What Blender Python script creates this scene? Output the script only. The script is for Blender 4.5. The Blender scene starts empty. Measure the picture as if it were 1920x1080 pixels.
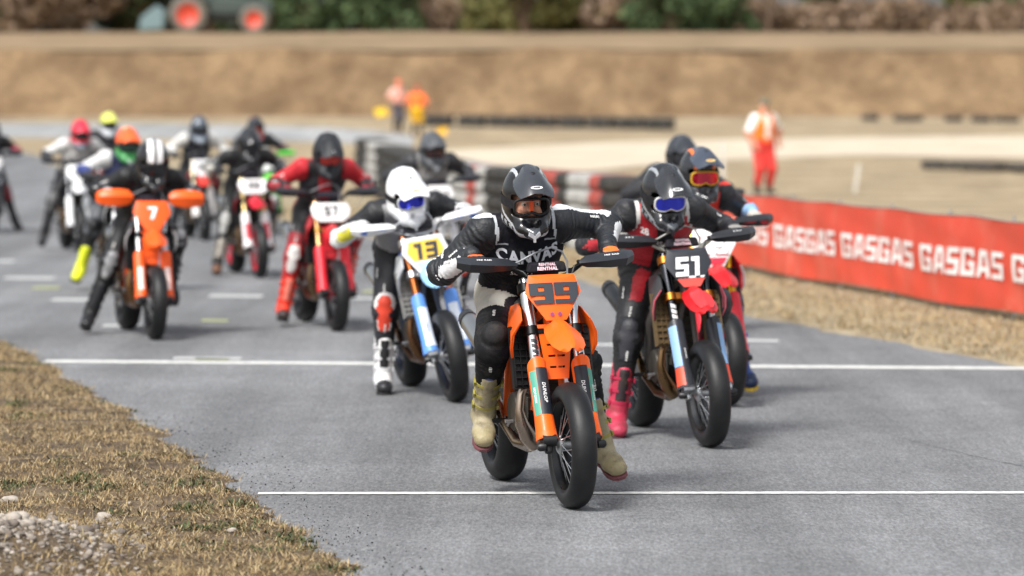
import bpy, bmesh, math, random
import numpy as np
from mathutils import Vector, Matrix
from mathutils.bvhtree import BVHTree

random.seed(7); RNG = np.random.default_rng(7)
SC = bpy.context.scene
COL = SC.collection
R = math.radians

# ------------------------------------------------------------------ camera, sky, sun, exposure
F_PX, CAM_H, HORIZON = 7500.0, 1.94, 185.0
PITCH = math.atan((540 - HORIZON) / F_PX)
cam_d = bpy.data.cameras.new('camera')
cam_d.sensor_width = 36.0
cam_d.lens = F_PX / 1920 * 36
cam_d.clip_start, cam_d.clip_end = 0.5, 4000
cam_d.dof.use_dof = True
cam_d.dof.focus_distance = 19.05
cam_d.dof.aperture_fstop = 2.35
cam = bpy.data.objects.new('camera', cam_d); COL.objects.link(cam)
cam.location = (0, 0, CAM_H); cam.rotation_euler = (math.pi / 2 - PITCH, 0, 0)
SC.camera = cam

SUN_EL, SUN_AZ = 50.0, -152.0         # azimuth measured from +Y towards +X: behind the camera, to the left
wd = bpy.data.worlds.new('World'); SC.world = wd; wd.use_nodes = True
wn = wd.node_tree; bg = wn.nodes['Background']
sky = wn.nodes.new('ShaderNodeTexSky'); sky.sky_type = 'NISHITA'; sky.sun_disc = False
sky.sun_elevation = R(SUN_EL); sky.sun_rotation = R(SUN_AZ); sky.dust_density = 4.0; sky.air_density = 1.3
hs = wn.nodes.new('ShaderNodeHueSaturation'); hs.inputs['Saturation'].default_value = 0.30
wn.links.new(sky.outputs[0], hs.inputs['Color']); wn.links.new(hs.outputs[0], bg.inputs['Color'])
bg.inputs['Strength'].default_value = 0.135
sd = bpy.data.lights.new('sun', 'SUN'); sd.energy = 2.5; sd.angle = R(14); sd.color = (1, 0.98, 0.945)
sun = bpy.data.objects.new('sun', sd); COL.objects.link(sun)
_sv = Vector((math.sin(R(SUN_AZ)) * math.cos(R(SUN_EL)), math.cos(R(SUN_AZ)) * math.cos(R(SUN_EL)), math.sin(R(SUN_EL))))
sun.rotation_euler = _sv.to_track_quat('Z', 'Y').to_euler(); sun.location = _sv * 60
SC.view_settings.view_transform = 'Standard'; SC.view_settings.look = 'None'
SC.view_settings.gamma = 1; SC.view_settings.use_curve_mapping = False
SC.view_settings.exposure = 0.55
SC.render.engine = 'CYCLES'
SC.cycles.use_denoising = True
SC.cycles.max_bounces = 6; SC.cycles.transparent_max_bounces = 8

# ------------------------------------------------------------------ terrain and projection
def ground_z(x, y):
    if y < 65: return 0.0
    if y < 156: return 1.3 * ((y - 65) / 91) ** 1.4
    if y < 164: return 1.3 + 2.6 * (y - 156) / 8
    if y < 177: return 3.9 + 0.95 * (y - 164) / 13
    return 4.85 + min(y - 177, 500) * 0.002

def ray(u, v):
    cx, cy = (u - 960) / F_PX, -(v - 540) / F_PX
    c, s = math.cos(PITCH), math.sin(PITCH)
    return Vector((cx, c + cy * s, cy * c - s))

def at_depth(u, v, d):
    r = ray(u, v); r = r * (d / r.y); return Vector((r.x, r.y, CAM_H + r.z))

def on_ground(u, v):
    r = ray(u, v); lo, hi = 4.0, 4.0
    while hi < 700:
        p = r * (hi / r.y)
        if CAM_H + p.z < ground_z(p.x, p.y): break
        lo = hi; hi += 1.0
    for _ in range(30):
        m = (lo + hi) / 2; p = r * (m / r.y)
        if CAM_H + p.z < ground_z(p.x, p.y): hi = m
        else: lo = m
    p = r * (hi / r.y)
    return Vector((p.x, p.y, ground_z(p.x, p.y)))

# ------------------------------------------------------------------ materials
def lin(h):
    h = h.lstrip('#'); o = []
    for i in (0, 2, 4):
        c = int(h[i:i + 2], 16) / 255
        o.append(c / 12.92 if c <= 0.04045 else ((c + 0.055) / 1.055) ** 2.4)
    return (*o, 1)

MATS = {}
def mat(name, color, rough=0.5, metal=0.0, var=0.12, scale=25.0, bump=0.0, bscale=200.0, coat=0.0, spec=0.5, rvar=0.12, dirt=None, dirt_amt=0.0):
    if name in MATS: return MATS[name]
    m = bpy.data.materials.new(name); m.use_nodes = True; nt = m.node_tree
    b = nt.nodes['Principled BSDF']
    c = lin(color) if isinstance(color, str) else (*color[:3], 1)
    tc = nt.nodes.new('ShaderNodeTexCoord')
    n1 = nt.nodes.new('ShaderNodeTexNoise'); n1.inputs['Scale'].default_value = scale; n1.inputs['Detail'].default_value = 5
    nt.links.new(tc.outputs['Object'], n1.inputs['Vector'])
    mx = nt.nodes.new('ShaderNodeMix'); mx.data_type = 'RGBA'
    mx.inputs[6].default_value = tuple(max(0, k * (1 - var)) for k in c[:3]) + (1,)
    mx.inputs[7].default_value = tuple(min(1, k * (1 + var) + var * 0.006) for k in c[:3]) + (1,)
    nt.links.new(n1.outputs['Fac'], mx.inputs[0])
    out = mx.outputs[2]
    if dirt:
        n3 = nt.nodes.new('ShaderNodeTexNoise'); n3.inputs['Scale'].default_value = scale * 0.45; n3.inputs['Detail'].default_value = 8; n3.inputs['Roughness'].default_value = 0.7
        nt.links.new(tc.outputs['Object'], n3.inputs['Vector'])
        rp = nt.nodes.new('ShaderNodeMapRange'); rp.inputs[1].default_value = 0.5; rp.inputs[2].default_value = 0.72; rp.inputs[4].default_value = dirt_amt
        nt.links.new(n3.outputs['Fac'], rp.inputs[0])
        m2 = nt.nodes.new('ShaderNodeMix'); m2.data_type = 'RGBA'; m2.inputs[7].default_value = lin(dirt)
        nt.links.new(rp.outputs[0], m2.inputs[0]); nt.links.new(out, m2.inputs[6]); out = m2.outputs[2]
    nt.links.new(out, b.inputs['Base Color'])
    rr = nt.nodes.new('ShaderNodeMapRange'); rr.inputs[3].default_value = max(0.02, rough - rvar); rr.inputs[4].default_value = min(1, rough + rvar)
    nt.links.new(n1.outputs['Fac'], rr.inputs[0]); nt.links.new(rr.outputs[0], b.inputs['Roughness'])
    b.inputs['Metallic'].default_value = metal; b.inputs['Coat Weight'].default_value = coat; b.inputs['Coat Roughness'].default_value = 0.1
    b.inputs['Specular IOR Level'].default_value = spec
    if bump:
        n2 = nt.nodes.new('ShaderNodeTexNoise'); n2.inputs['Scale'].default_value = bscale; n2.inputs['Detail'].default_value = 4
        nt.links.new(tc.outputs['Object'], n2.inputs['Vector'])
        bp = nt.nodes.new('ShaderNodeBump'); bp.inputs['Strength'].default_value = bump; bp.inputs['Distance'].default_value = 0.01
        nt.links.new(n2.outputs['Fac'], bp.inputs['Height']); nt.links.new(bp.outputs[0], b.inputs['Normal'])
    MATS[name] = m
    return m

def plastic(h): return mat('plastic_' + h, h, 0.40, 0, 0.10, 14, coat=0.06, dirt='#4a4540', dirt_amt=0.10, spec=.35)
def leather(h): return mat('leather_' + h, h, 0.50, 0, 0.16, 30, bump=0.35, bscale=95, dirt='#6a655e', dirt_amt=0.12, spec=.4)
def cloth(h): return mat('cloth_' + h, h, 0.85, 0, 0.12, 40, bump=0.25, bscale=160, spec=0.2, dirt='#7d7468', dirt_amt=0.15)
def printed(h): return mat('print_' + h, h, 0.5, 0, 0.06, 30)
def gloss(h): return mat('gloss_' + h, h, 0.24, 0, 0.10, 16, coat=0.35, spec=.4, dirt='#55565a', dirt_amt=.10)
def metal(h, r=0.3): return mat('metal_%s_%d' % (h, r * 100), h, r, 1.0, 0.06, 12, rvar=.06)
M_TYRE = lambda: mat('tyre_rubber', '#121315', 0.5, 0, 0.3, 7, bump=0.12, bscale=180, rvar=0.16, dirt='#3a3939', dirt_amt=0.3, spec=.4)
M_BLACK = lambda: mat('black_plastic', '#17181b', 0.42, 0, 0.2, 30, dirt='#5a544c', dirt_amt=0.15)
M_DARKM = lambda: mat('dark_metal', '#2b2b2d', 0.4, 0.8, 0.2, 30)
M_ALU = lambda: mat('aluminium', '#b4b6b8', 0.3, 1.0, 0.1, 40)
M_ENG = lambda: mat('engine_case', '#4a4641', 0.5, 0.7, 0.25, 25, dirt='#2b2723', dirt_amt=0.5)

# ------------------------------------------------------------------ mesh builder
class MB:
    def __init__(s): s.v = []; s.f = []; s.m = []; s.n = 0
    def add(s, v, f, m=0):
        v = np.asarray(v, float).reshape(-1, 3); s.v.append(v)
        s.f += [tuple(int(i) + s.n for i in q) for q in f]; s.m += [m] * len(f); s.n += len(v)
        return s
    def verts(s): return np.concatenate(s.v) if s.v else np.zeros((0, 3))
    def tube(s, pts, r, n=10, cap=True, m=0, flat=None):
        P = np.asarray(pts, float); k = len(P); r = np.full(k, r) if np.isscalar(r) else np.asarray(r, float)
        T = np.gradient(P, axis=0) if k > 2 else np.repeat([P[1] - P[0]], 2, 0)
        T /= np.linalg.norm(T, axis=1)[:, None] + 1e-12
        up = np.array([0, 0, 1.0]) if abs(T[0][2]) < 0.9 else np.array([0, 1.0, 0])
        N = np.cross(T[0], up); N /= np.linalg.norm(N)
        vs = []; a = np.arange(n) * 2 * math.pi / n
        for i in range(k):
            N = N - T[i] * (N @ T[i]); N /= np.linalg.norm(N); B = np.cross(T[i], N)
            fl = 1.0 if flat is None else flat
            vs.append(P[i] + r[i] * (np.outer(np.cos(a), N) + fl * np.outer(np.sin(a), B)))
        fs = [(i * n + j, i * n + (j + 1) % n, (i + 1) * n + (j + 1) % n, (i + 1) * n + j) for i in range(k - 1) for j in range(n)]
        if cap: fs += [tuple(range(n - 1, -1, -1)), tuple((k - 1) * n + j for j in range(n))]
        return s.add(np.concatenate(vs), fs, m)
    def lathe(s, prof, c=(0, 0, 0), n=24, axis='y', closed=False, m=0):
        a = np.arange(n) * 2 * math.pi / n; vs = []
        for r, h in prof:
            x, z = r * np.cos(a), r * np.sin(a); hh = np.full(n, h)
            vs.append(np.stack({'y': (x, hh, z), 'x': (hh, x, z), 'z': (x, z, hh)}[axis], 1))
        k = len(prof); e = k if closed else k - 1
        fs = [(i * n + j, ((i + 1) % k) * n + j, ((i + 1) % k) * n + (j + 1) % n, i * n + (j + 1) % n) for i in range(e) for j in range(n)]
        if not closed: fs += [tuple(range(n)), tuple((k - 1) * n + j for j in range(n - 1, -1, -1))]
        return s.add(np.concatenate(vs) + np.asarray(c), fs, m)
    def box(s, c, size, rot=None, m=0, taper=1.0):
        x, y, z = np.asarray(size) / 2.0
        v = np.array([[-x, -y, -z], [x, -y, -z], [x, y, -z], [-x, y, -z], [-x * taper, -y * taper, z], [x * taper, -y * taper, z], [x * taper, y * taper, z], [-x * taper, y * taper, z]])
        if rot is not None: v = v @ np.asarray(rot).T
        return s.add(v + np.asarray(c), [(3, 2, 1, 0), (4, 5, 6, 7), (0, 1, 5, 4), (1, 2, 6, 5), (2, 3, 7, 6), (3, 0, 4, 7)], m)
    def prism(s, poly, org, ux, uy, th, m=0):
        """polygon (2D, ccw) in plane org+ux*u+uy*v, thickness th along ux x uy (front at 0, back at -th)"""
        ux, uy = np.asarray(ux, float), np.asarray(uy, float); nrm = np.cross(ux, uy); nrm /= np.linalg.norm(nrm)
        p = np.asarray(poly, float); k = len(p)
        f = np.asarray(org) + np.outer(p[:, 0], ux) + np.outer(p[:, 1], uy); b = f - nrm * th
        fs = [tuple(range(k)), tuple(range(2 * k - 1, k - 1, -1))] + [(i, k + i, k + (i + 1) % k, (i + 1) % k) for i in range(k)]
        return s.add(np.concatenate([f, b]), fs, m)
    def grid(s, P, m=0, th=0.0, wrap=False):
        """P (a,b,3) grid; th>0 closes it to a shell of that thickness"""
        P = np.asarray(P, float); a, b = P.shape[:2]
        fs = [(i * b + j, i * b + j + 1, (i + 1) * b + j + 1, (i + 1) * b + j) for i in range(a - 1) for j in range(b - 1)]
        if th == 0: return s.add(P, fs, m)
        du, dv = np.gradient(P, axis=0), np.gradient(P, axis=1); nn = np.cross(dv, du); nn /= np.linalg.norm(nn, axis=2)[..., None] + 1e-12
        Q = P - nn * th; o = a * b
        fs2 = [tuple(o + i for i in reversed(q)) for q in fs]
        rim = [i for i in range(b)] + [i * b + b - 1 for i in range(1, a)] + [(a - 1) * b + j for j in range(b - 2, -1, -1)] + [i * b for i in range(a - 2, 0, -1)]
        fs3 = [(rim[i], o + rim[i], o + rim[(i + 1) % len(rim)], rim[(i + 1) % len(rim)]) for i in range(len(rim))]
        return s.add(np.concatenate([P.reshape(-1, 3), Q.reshape(-1, 3)]), fs + fs2 + fs3, m)
    def loft(s, secs, m=0):
        """closed sections of equal length, capped"""
        S = np.asarray(secs, float); k, n = S.shape[:2]
        fs = [(i * n + j, i * n + (j + 1) % n, (i + 1) * n + (j + 1) % n, (i + 1) * n + j) for i in range(k - 1) for j in range(n)]
        fs += [tuple(range(n - 1, -1, -1)), tuple((k - 1) * n + j for j in range(n))]
        return s.add(S, fs, m)
    def mesh(s, name, nm=1, smooth=35):
        me = bpy.data.meshes.new(name)
        me.from_pydata([tuple(v) for v in s.verts()], [], s.f)
        for _ in range(nm): me.materials.append(None)
        me.polygons.foreach_set('material_index', s.m)
        me.validate(); me.update()
        if smooth:
            me.shade_smooth(); me.set_sharp_from_angle(angle=R(smooth))
        else: me.shade_flat()
        return me

def fast_mesh(name, V, Fq, mi=None, nm=1, smooth=True):
    """numpy verts + equal-size faces"""
    me = bpy.data.meshes.new(name); V = np.asarray(V, np.float32); Fq = np.asarray(Fq, np.int32); k = Fq.shape[1]
    me.vertices.add(len(V)); me.vertices.foreach_set('co', V.ravel())
    me.loops.add(Fq.size); me.loops.foreach_set('vertex_index', Fq.ravel())
    me.polygons.add(len(Fq)); me.polygons.foreach_set('loop_start', np.arange(0, Fq.size, k, dtype=np.int32))
    for _ in range(nm): me.materials.append(None)
    if mi is not None: me.polygons.foreach_set('material_index', np.asarray(mi, np.int32))
    me.update(calc_edges=True)
    if smooth: me.shade_smooth()
    return me

def obj(name, me, mats, parent=None, loc=None, bevel=0.0, M=None):
    o = bpy.data.objects.new(name, me); COL.objects.link(o)
    if not isinstance(mats, (list, tuple)): mats = [mats]
    for i, mt in enumerate(mats):
        o.material_slots[i].link = 'OBJECT'; o.material_slots[i].material = mt
    if parent is not None: o.parent = parent
    if loc is not None: o.location = loc
    if M is not None: o.matrix_basis = M
    if bevel:
        b = o.modifiers.new('bevel', 'BEVEL'); b.width = bevel; b.segments = 2; b.limit_method = 'ANGLE'; b.angle_limit = R(35)
    return o

def root(name, label, cat, M, group=None):
    o = bpy.data.objects.new(name, None); COL.objects.link(o); o.empty_display_size = 0.1
    o.matrix_basis = M; o['label'] = label; o['category'] = cat
    if group: o['group'] = group
    return o

def tag(o, label, cat, group=None):
    o['label'] = label; o['category'] = cat
    if group: o['group'] = group
    return o

_ONES = 'first second third fourth fifth sixth seventh eighth ninth tenth eleventh twelfth thirteenth fourteenth fifteenth sixteenth seventeenth eighteenth nineteenth'.split()
def nth(i):
    if i < 19: return _ONES[i]
    t, o = divmod(i + 1, 10); w = {2: 'twent', 3: 'thirt', 4: 'fort', 5: 'fift'}[t]
    return w + ('ieth' if o == 0 else 'y-' + _ONES[o - 1])
def structure(o): o['kind'] = 'structure'; return o

CACHE = {}
def cached(key, fn):
    if key not in CACHE: CACHE[key] = fn()
    return CACHE[key]

# ------------------------------------------------------------------ lettering
def subdiv(V, Fc, maxlen):
    if maxlen is None: return V, Fc
    bm = bmesh.new(); vv = [bm.verts.new((p[0], p[1], 0)) for p in V]
    for f in Fc:
        try: bm.faces.new([vv[i] for i in f])
        except ValueError: pass
    bmesh.ops.remove_doubles(bm, verts=bm.verts, dist=1e-5)
    bmesh.ops.triangulate(bm, faces=bm.faces)
    for _ in range(6):
        le = [e for e in bm.edges if e.calc_length() > maxlen]
        if not le: break
        bmesh.ops.subdivide_edges(bm, edges=le, cuts=1); bmesh.ops.triangulate(bm, faces=bm.faces)
    bm.verts.index_update()
    V2 = [(v.co.x, v.co.y) for v in bm.verts]; F2 = [tuple(v.index for v in f.verts) for f in bm.faces]
    bm.free(); return V2, F2

def font_text(txt, h, bold=0.0, shear=0.0, space=1.0, maxlen=None):
    """text centred at the origin, cap height h, in the plane"""
    def mk():
        c = bpy.data.curves.new('t', 'FONT'); c.body = txt; c.size = 1; c.offset = bold; c.shear = shear; c.space_character = space
        c.align_x = 'CENTER'; c.align_y = 'CENTER'; c.resolution_u = 3
        o = bpy.data.objects.new('t', c); COL.objects.link(o)
        dg = bpy.context.evaluated_depsgraph_get(); dg.update()
        me = bpy.data.meshes.new_from_object(o.evaluated_get(dg))
        V = np.array([v.co[:2] for v in me.vertices]); Fc = [tuple(p.vertices) for p in me.polygons]
        bpy.data.objects.remove(o); bpy.data.meshes.remove(me); bpy.data.curves.remove(c)
        ce = (V.max(0) + V.min(0)) / 2; V = V - ce
        return V / (V[:, 1].max() - V[:, 1].min()), Fc
    V, Fc = cached(('font', txt, bold, shear, space), mk)
    V = V * h
    return subdiv([tuple(p) for p in V], Fc, maxlen)

def _seg(on, a, b):
    y = [0, b, 0.5 - b / 2, 0.5 + b / 2, 1 - b, 1]; r = []
    if 't' in on: r.append((0, y[4], 1, 1))
    if 'm' in on: r.append((0, y[2], 1, y[3]))
    if 'b' in on: r.append((0, 0, 1, b))
    for k, (x0, x1) in (('l', (0, a)), ('r', (1 - a, 1))):
        hi, lo = k + 'u' in on, k + 'd' in on
        if hi: r.append((x0, y[3], x1, y[4]))
        if lo: r.append((x0, y[1], x1, y[2]))
        if hi and lo and 'm' not in on: r.append((x0, y[2], x1, y[3]))
    return [[(p[0], p[1]), (p[2], p[1]), (p[2], p[3]), (p[0], p[3])] for p in r]

def glyph(ch, a=0.3, b=0.2):
    sg = {'9': 't lu ru m rd b', '8': 't lu ru m ld rd b', '6': 't lu m ld rd b', '5': 't lu m rd b', 'S': 't lu m rd b', '3': 't ru m rd b',
          '2': 't ru m ld b', '0': 't lu ru ld rd b', '4': 'lu ru m rd'}
    if ch in sg: return _seg(sg[ch].split(), a, b)
    if ch == '7': return [[(0, 1 - b), (1, 1 - b), (1, 1), (0, 1)], [(0.25, 0), (0.25 + a, 0), (1, 1 - b), (1 - a * 1.15, 1 - b)]]
    if ch == '1': return [[(0.36, 0), (0.36 + a, 0), (0.36 + a, 1), (0.36, 1)], [(0.06, 1 - b), (0.36, 1 - b), (0.36, 1), (0.06, 1)]]
    if ch == 'G': return _seg(['t', 'lu', 'ld', 'b'], a, b) + [[(1 - a, b), (1, b), (1, 0.54), (1 - a, 0.54)], [(0.5, 0.36), (1 - a, 0.36), (1 - a, 0.54), (0.5, 0.54)], [(1 - a, 0.7), (1, 0.7), (1, 1 - b), (1 - a, 1 - b)]]
    if ch == 'A': return [[(0, 0), (0.28, 0), (0.42, 0.78), (0.42, 1), (0.22, 1)], [(0.72, 0), (1, 0), (0.78, 1), (0.58, 1), (0.58, 0.78)], [(0.42, 0.78), (0.58, 0.78), (0.58, 1), (0.42, 1)], [(0.316, 0.2), (0.684, 0.2), (0.652, 0.38), (0.348, 0.38)]]
    return []

def block_text(txt, h, w=0.62, gap=0.12, a=0.3, b=0.2, shear=0.0, maxlen=None):
    V, Fc = [], []; x = 0.0
    for ch in txt:
        for poly in glyph(ch, a, b):
            k = len(V); V += [(h * (x + p[0] * w + shear * (p[1] - 0.5)), h * (p[1] - 0.5)) for p in poly]; Fc.append(tuple(range(k, k + len(poly))))
        x += w + gap
    off = h * (x - gap) / 2
    V = [(p[0] - off, p[1]) for p in V]
    return subdiv(V, Fc, maxlen)

def clip_poly(V, Fc, poly):
    # clips convex faces to a convex ccw outline
    V2, F2 = [], []
    for f in Fc:
        P = [np.array(V[i][:2], float) for i in f]
        for i in range(len(poly)):
            a, b = np.array(poly[i]), np.array(poly[(i + 1) % len(poly)]); n = np.array([-(b - a)[1], (b - a)[0]]); Q = []
            for j in range(len(P)):
                p, q = P[j], P[(j + 1) % len(P)]; dp, dq = (p - a) @ n, (q - a) @ n
                if dp >= 0: Q.append(p)
                if dp * dq < 0: Q.append(p + (q - p) * dp / (dp - dq))
            P = Q
            if len(P) < 3: break
        if len(P) >= 3: F2.append(tuple(range(len(V2), len(V2) + len(P)))); V2 += [tuple(p) for p in P]
    return V2, F2

def letter_obj(name, vf, fmap, mt, parent, loc=None):
    """vf = (2D verts, faces); fmap(u, v) -> xyz on the carrying surface, already lifted off it"""
    V, Fc = vf
    P = [fmap(u, v) for u, v in V]; good = [p is not None for p in P]
    P = [p if p is not None else (0, 0, 0) for p in P]
    Fc = [f for f in Fc if all(good[i] for i in f)]
    if not Fc: return None
    me = MB().add(P, Fc).mesh(name, 1, 0)
    return obj(name, me, mt, parent, loc)

def plane_map(org, ux, uy, lift=0.0025):
    org, ux, uy = np.asarray(org, float), np.asarray(ux, float), np.asarray(uy, float); n = np.cross(ux, uy); n = n / np.linalg.norm(n)
    return lambda u, v: tuple(org + ux * u + uy * v + n * lift)

def cast_map(bvh, org, ux, uy, dirn, lift=0.011):
    org, ux, uy = Vector(org), Vector(ux), Vector(uy); d = Vector(dirn).normalized()
    def f(u, v):
        h = bvh.ray_cast(org + ux * u + uy * v - d * 0.5, d, 1.2)
        return tuple(h[0] - d * lift) if h[0] is not None else None
    return f

# ------------------------------------------------------------------ implicit bodies
def sdf_prim(X, Y, Z, a, b, ra, rb, w=None, s=1.0):
    a, b = np.asarray(a, float), np.asarray(b, float); ab = b - a; L2 = ab @ ab + 1e-12
    px, py, pz = X - a[0], Y - a[1], Z - a[2]
    t = np.clip((px * ab[0] + py * ab[1] + pz * ab[2]) / L2, 0, 1)
    qx, qy, qz = px - t * ab[0], py - t * ab[1], pz - t * ab[2]
    if w is not None:
        k = (qx * w[0] + qy * w[1] + qz * w[2]) * (1 / s - 1); qx, qy, qz = qx + w[0] * k, qy + w[1] * k, qz + w[2] * k
    return np.sqrt(qx * qx + qy * qy + qz * qz) - (ra + (rb - ra) * t), t

class Sdf:
    def __init__(s, h): s.h = h; s.p = []; s.cut = []
    def cone(s, name, a, b, ra, rb=None, k=0.03, w=None, ws=1.0):
        s.p.append((name, np.asarray(a, float), np.asarray(b, float), ra, ra if rb is None else rb, k, w, ws)); return s
    def build(s, post=None):
        h = s.h; lo = np.min([np.minimum(p[1], p[2]) - max(p[3], p[4]) * p[7] for p in s.p], 0) - 3 * h
        hi = np.max([np.maximum(p[1], p[2]) + max(p[3], p[4]) * p[7] for p in s.p], 0) + 3 * h
        n = np.ceil((hi - lo) / h).astype(int) + 1
        ax = [lo[i] + h * np.arange(n[i]) for i in range(3)]
        Fv = np.full(n, 0.5, np.float32)
        for nm, a, b, ra, rb, k, w, ws in s.p:
            mr = max(ra, rb) * ws + k + 3 * h
            i0 = np.clip(((np.minimum(a, b) - mr - lo) / h).astype(int), 0, n - 1); i1 = np.clip(((np.maximum(a, b) + mr - lo) / h).astype(int) + 2, 1, n)
            sl = tuple(slice(i0[i], i1[i]) for i in range(3))
            X, Y, Z = np.meshgrid(*[ax[i][sl[i]] for i in range(3)], indexing='ij', sparse=True)
            d, _ = sdf_prim(X, Y, Z, a, b, ra, rb, w, ws); o = Fv[sl]
            hh = np.maximum(k - np.abs(o - d), 0) / max(k, 1e-6)
            Fv[sl] = np.minimum(o, d) - hh * hh * k / 4
        if post is not None:
            X, Y, Z = np.meshgrid(*ax, indexing='ij', sparse=True); Fv = post(Fv, X, Y, Z).astype(np.float32)
        return surface_nets(Fv, lo, h)
    def ids(s, P):
        D = np.stack([sdf_prim(P[:, 0], P[:, 1], P[:, 2], p[1], p[2], p[3], p[4], p[6], p[7])[0] for p in s.p])
        T = np.stack([sdf_prim(P[:, 0], P[:, 1], P[:, 2], p[1], p[2], p[3], p[4], p[6], p[7])[1] for p in s.p])
        i = D.argmin(0); return i, T[i, np.arange(len(P))]


def surface_nets(Fv, lo, h):
    n = np.array(Fv.shape); ins = Fv < 0
    c = [ins[i:n[0] - 1 + i, j:n[1] - 1 + j, k:n[2] - 1 + k] for i in (0, 1) for j in (0, 1) for k in (0, 1)]
    cnt = sum(x.astype(np.int8) for x in c); act = (cnt > 0) & (cnt < 8)
    I = np.argwhere(act); idx = np.full(act.shape, -1, np.int64); idx[tuple(I.T)] = np.arange(len(I))
    acc = np.zeros((len(I), 3)); num = np.zeros(len(I))
    corners = [(i, j, k) for i in (0, 1) for j in (0, 1) for k in (0, 1)]
    vals = {q: Fv[I[:, 0] + q[0], I[:, 1] + q[1], I[:, 2] + q[2]] for q in corners}
    for q in corners:
        for ax in range(3):
            if q[ax]: continue
            r = list(q); r[ax] = 1; va, vb = vals[q], vals[tuple(r)]; m = (va < 0) != (vb < 0)
            t = np.where(m, va / np.where(m, va - vb, 1), 0); p = np.tile(np.array(q, float), (len(I), 1)); p[:, ax] += t
            acc[m] += p[m]; num[m] += 1
    V = lo + h * (I + acc / num[:, None])
    fs = []
    for ax in range(3):
        sa = [slice(None)] * 3; sb = [slice(None)] * 3; sa[ax] = slice(0, n[ax] - 1); sb[ax] = slice(1, n[ax])
        A, B = ins[tuple(sa)], ins[tuple(sb)]; u, v = (ax + 1) % 3, (ax + 2) % 3
        E = np.argwhere(A != B); E = E[(E[:, u] > 0) & (E[:, v] > 0) & (E[:, u] < n[u] - 1) & (E[:, v] < n[v] - 1)]
        flip = A[tuple(E.T)]
        def cell(du, dv):
            Q = E.copy(); Q[:, u] -= du; Q[:, v] -= dv; return idx[tuple(Q.T)]
        q = np.stack([cell(1, 1), cell(0, 1), cell(0, 0), cell(1, 0)], 1)
        q[~flip] = q[~flip][:, ::-1]; fs.append(q[(q >= 0).all(1)])
    Fq = np.concatenate(fs)
    V = relax(V, Fq, 2)
    return V, Fq

def relax(V, Fq, it=1, lam=0.4):
    e = np.concatenate([Fq[:, [0, 1]], Fq[:, [1, 2]], Fq[:, [2, 3]], Fq[:, [3, 0]]])
    for k in range(it * 2):
        S = np.zeros_like(V); C = np.zeros(len(V))
        np.add.at(S, e[:, 0], V[e[:, 1]]); np.add.at(C, e[:, 0], 1)
        V = V + (lam if k % 2 == 0 else -lam * 1.03) * (S / np.maximum(C, 1)[:, None] - V)
    return V

def normals(V, Fq):
    fn = np.cross(V[Fq[:, 2]] - V[Fq[:, 0]], V[Fq[:, 3]] - V[Fq[:, 1]]); N = np.zeros_like(V)
    for k in range(4): np.add.at(N, Fq[:, k], fn)
    return N / (np.linalg.norm(N, axis=1)[:, None] + 1e-12), fn / (np.linalg.norm(fn, axis=1)[:, None] + 1e-12)
# ------------------------------------------------------------------ motorcycle
WB, RF, RR = 1.46, 0.300, 0.315
FU = np.array([-0.446, 0, 0.895])               # steering axis, upwards
FN = np.array([0.895, 0, 0.446])                # forward, square to it
def FL(L, y=0.0, fwd=0.0): return np.array([-0.035, y, 0.31]) + FU * L + FN * fwd

def rot_about(P, org, ax, ang):
    ax = np.asarray(ax) / np.linalg.norm(ax); P = np.asarray(P, float) - org; c, s = math.cos(ang), math.sin(ang)
    return org + P * c + np.cross(ax, P) * s + np.outer(P @ ax, ax) * (1 - c)

def tyre_prof(R0, Ri, w, k=14):
    pr = []
    for i in range(k + 1):
        a = -math.pi / 2 * 1.25 + math.pi * 1.25 * i / k
        pr.append((Ri + 0.022 + (R0 - Ri - 0.022) * max(-0.32, math.cos(a)) if math.cos(a) < 0 else Ri + 0.022 + (R0 - Ri - 0.022) * math.cos(a) ** 0.8,
                   w / 2 * (math.sin(a) if abs(a) < math.pi / 2 else math.copysign(1 - (abs(a) - math.pi / 2) * 0.55, a))))
    return pr

def mk_tyre(R0, Ri, w, n): return MB().lathe(tyre_prof(R0, Ri, w), n=n, closed=True).mesh('tyre', 1, 60)
def mk_rim(Ri, w, n):
    h = w / 2
    pr = [(Ri + .010, -h), (Ri + .012, -h + .006), (Ri - .004, -h + .012), (Ri - .016, -h * .4), (Ri - .018, h * .4), (Ri - .004, h - .012), (Ri + .012, h - .006), (Ri + .010, h),
          (Ri - .004, h - .002), (Ri - .012, h - .014), (Ri - .026, h * .35), (Ri - .026, -h * .35), (Ri - .012, -h + .014), (Ri - .004, -h + .002)]
    return MB().lathe(pr, n=n, closed=True).mesh('rim', 1, 40)
def mk_hub(w, n): return MB().lathe([(.012, -w / 2), (.026, -w / 2), (.042, -w / 2 + .012), (.042, -w / 2 + .018), (.024, -w / 2 + .03), (.022, 0), (.024, w / 2 - .03), (.042, w / 2 - .018), (.042, w / 2 - .012), (.026, w / 2), (.012, w / 2)], n=n).mesh('hub', 1, 40)
def mk_spokes(Ri, w, cnt=32):
    b = MB()
    for i in range(cnt):
        a = 2 * math.pi * i / cnt; sd = 1 if i % 2 else -1; tw = 0.55 * (1 if (i // 2) % 2 else -1)
        p0 = (.04 * math.cos(a + tw), sd * (w / 2 - .016), .04 * math.sin(a + tw)); p1 = ((Ri - .02) * math.cos(a), sd * .012, (Ri - .02) * math.sin(a))
        b.tube([p0, p1], .0022, 5, False)
    return b.mesh('spokes', 1, 60)
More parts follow.
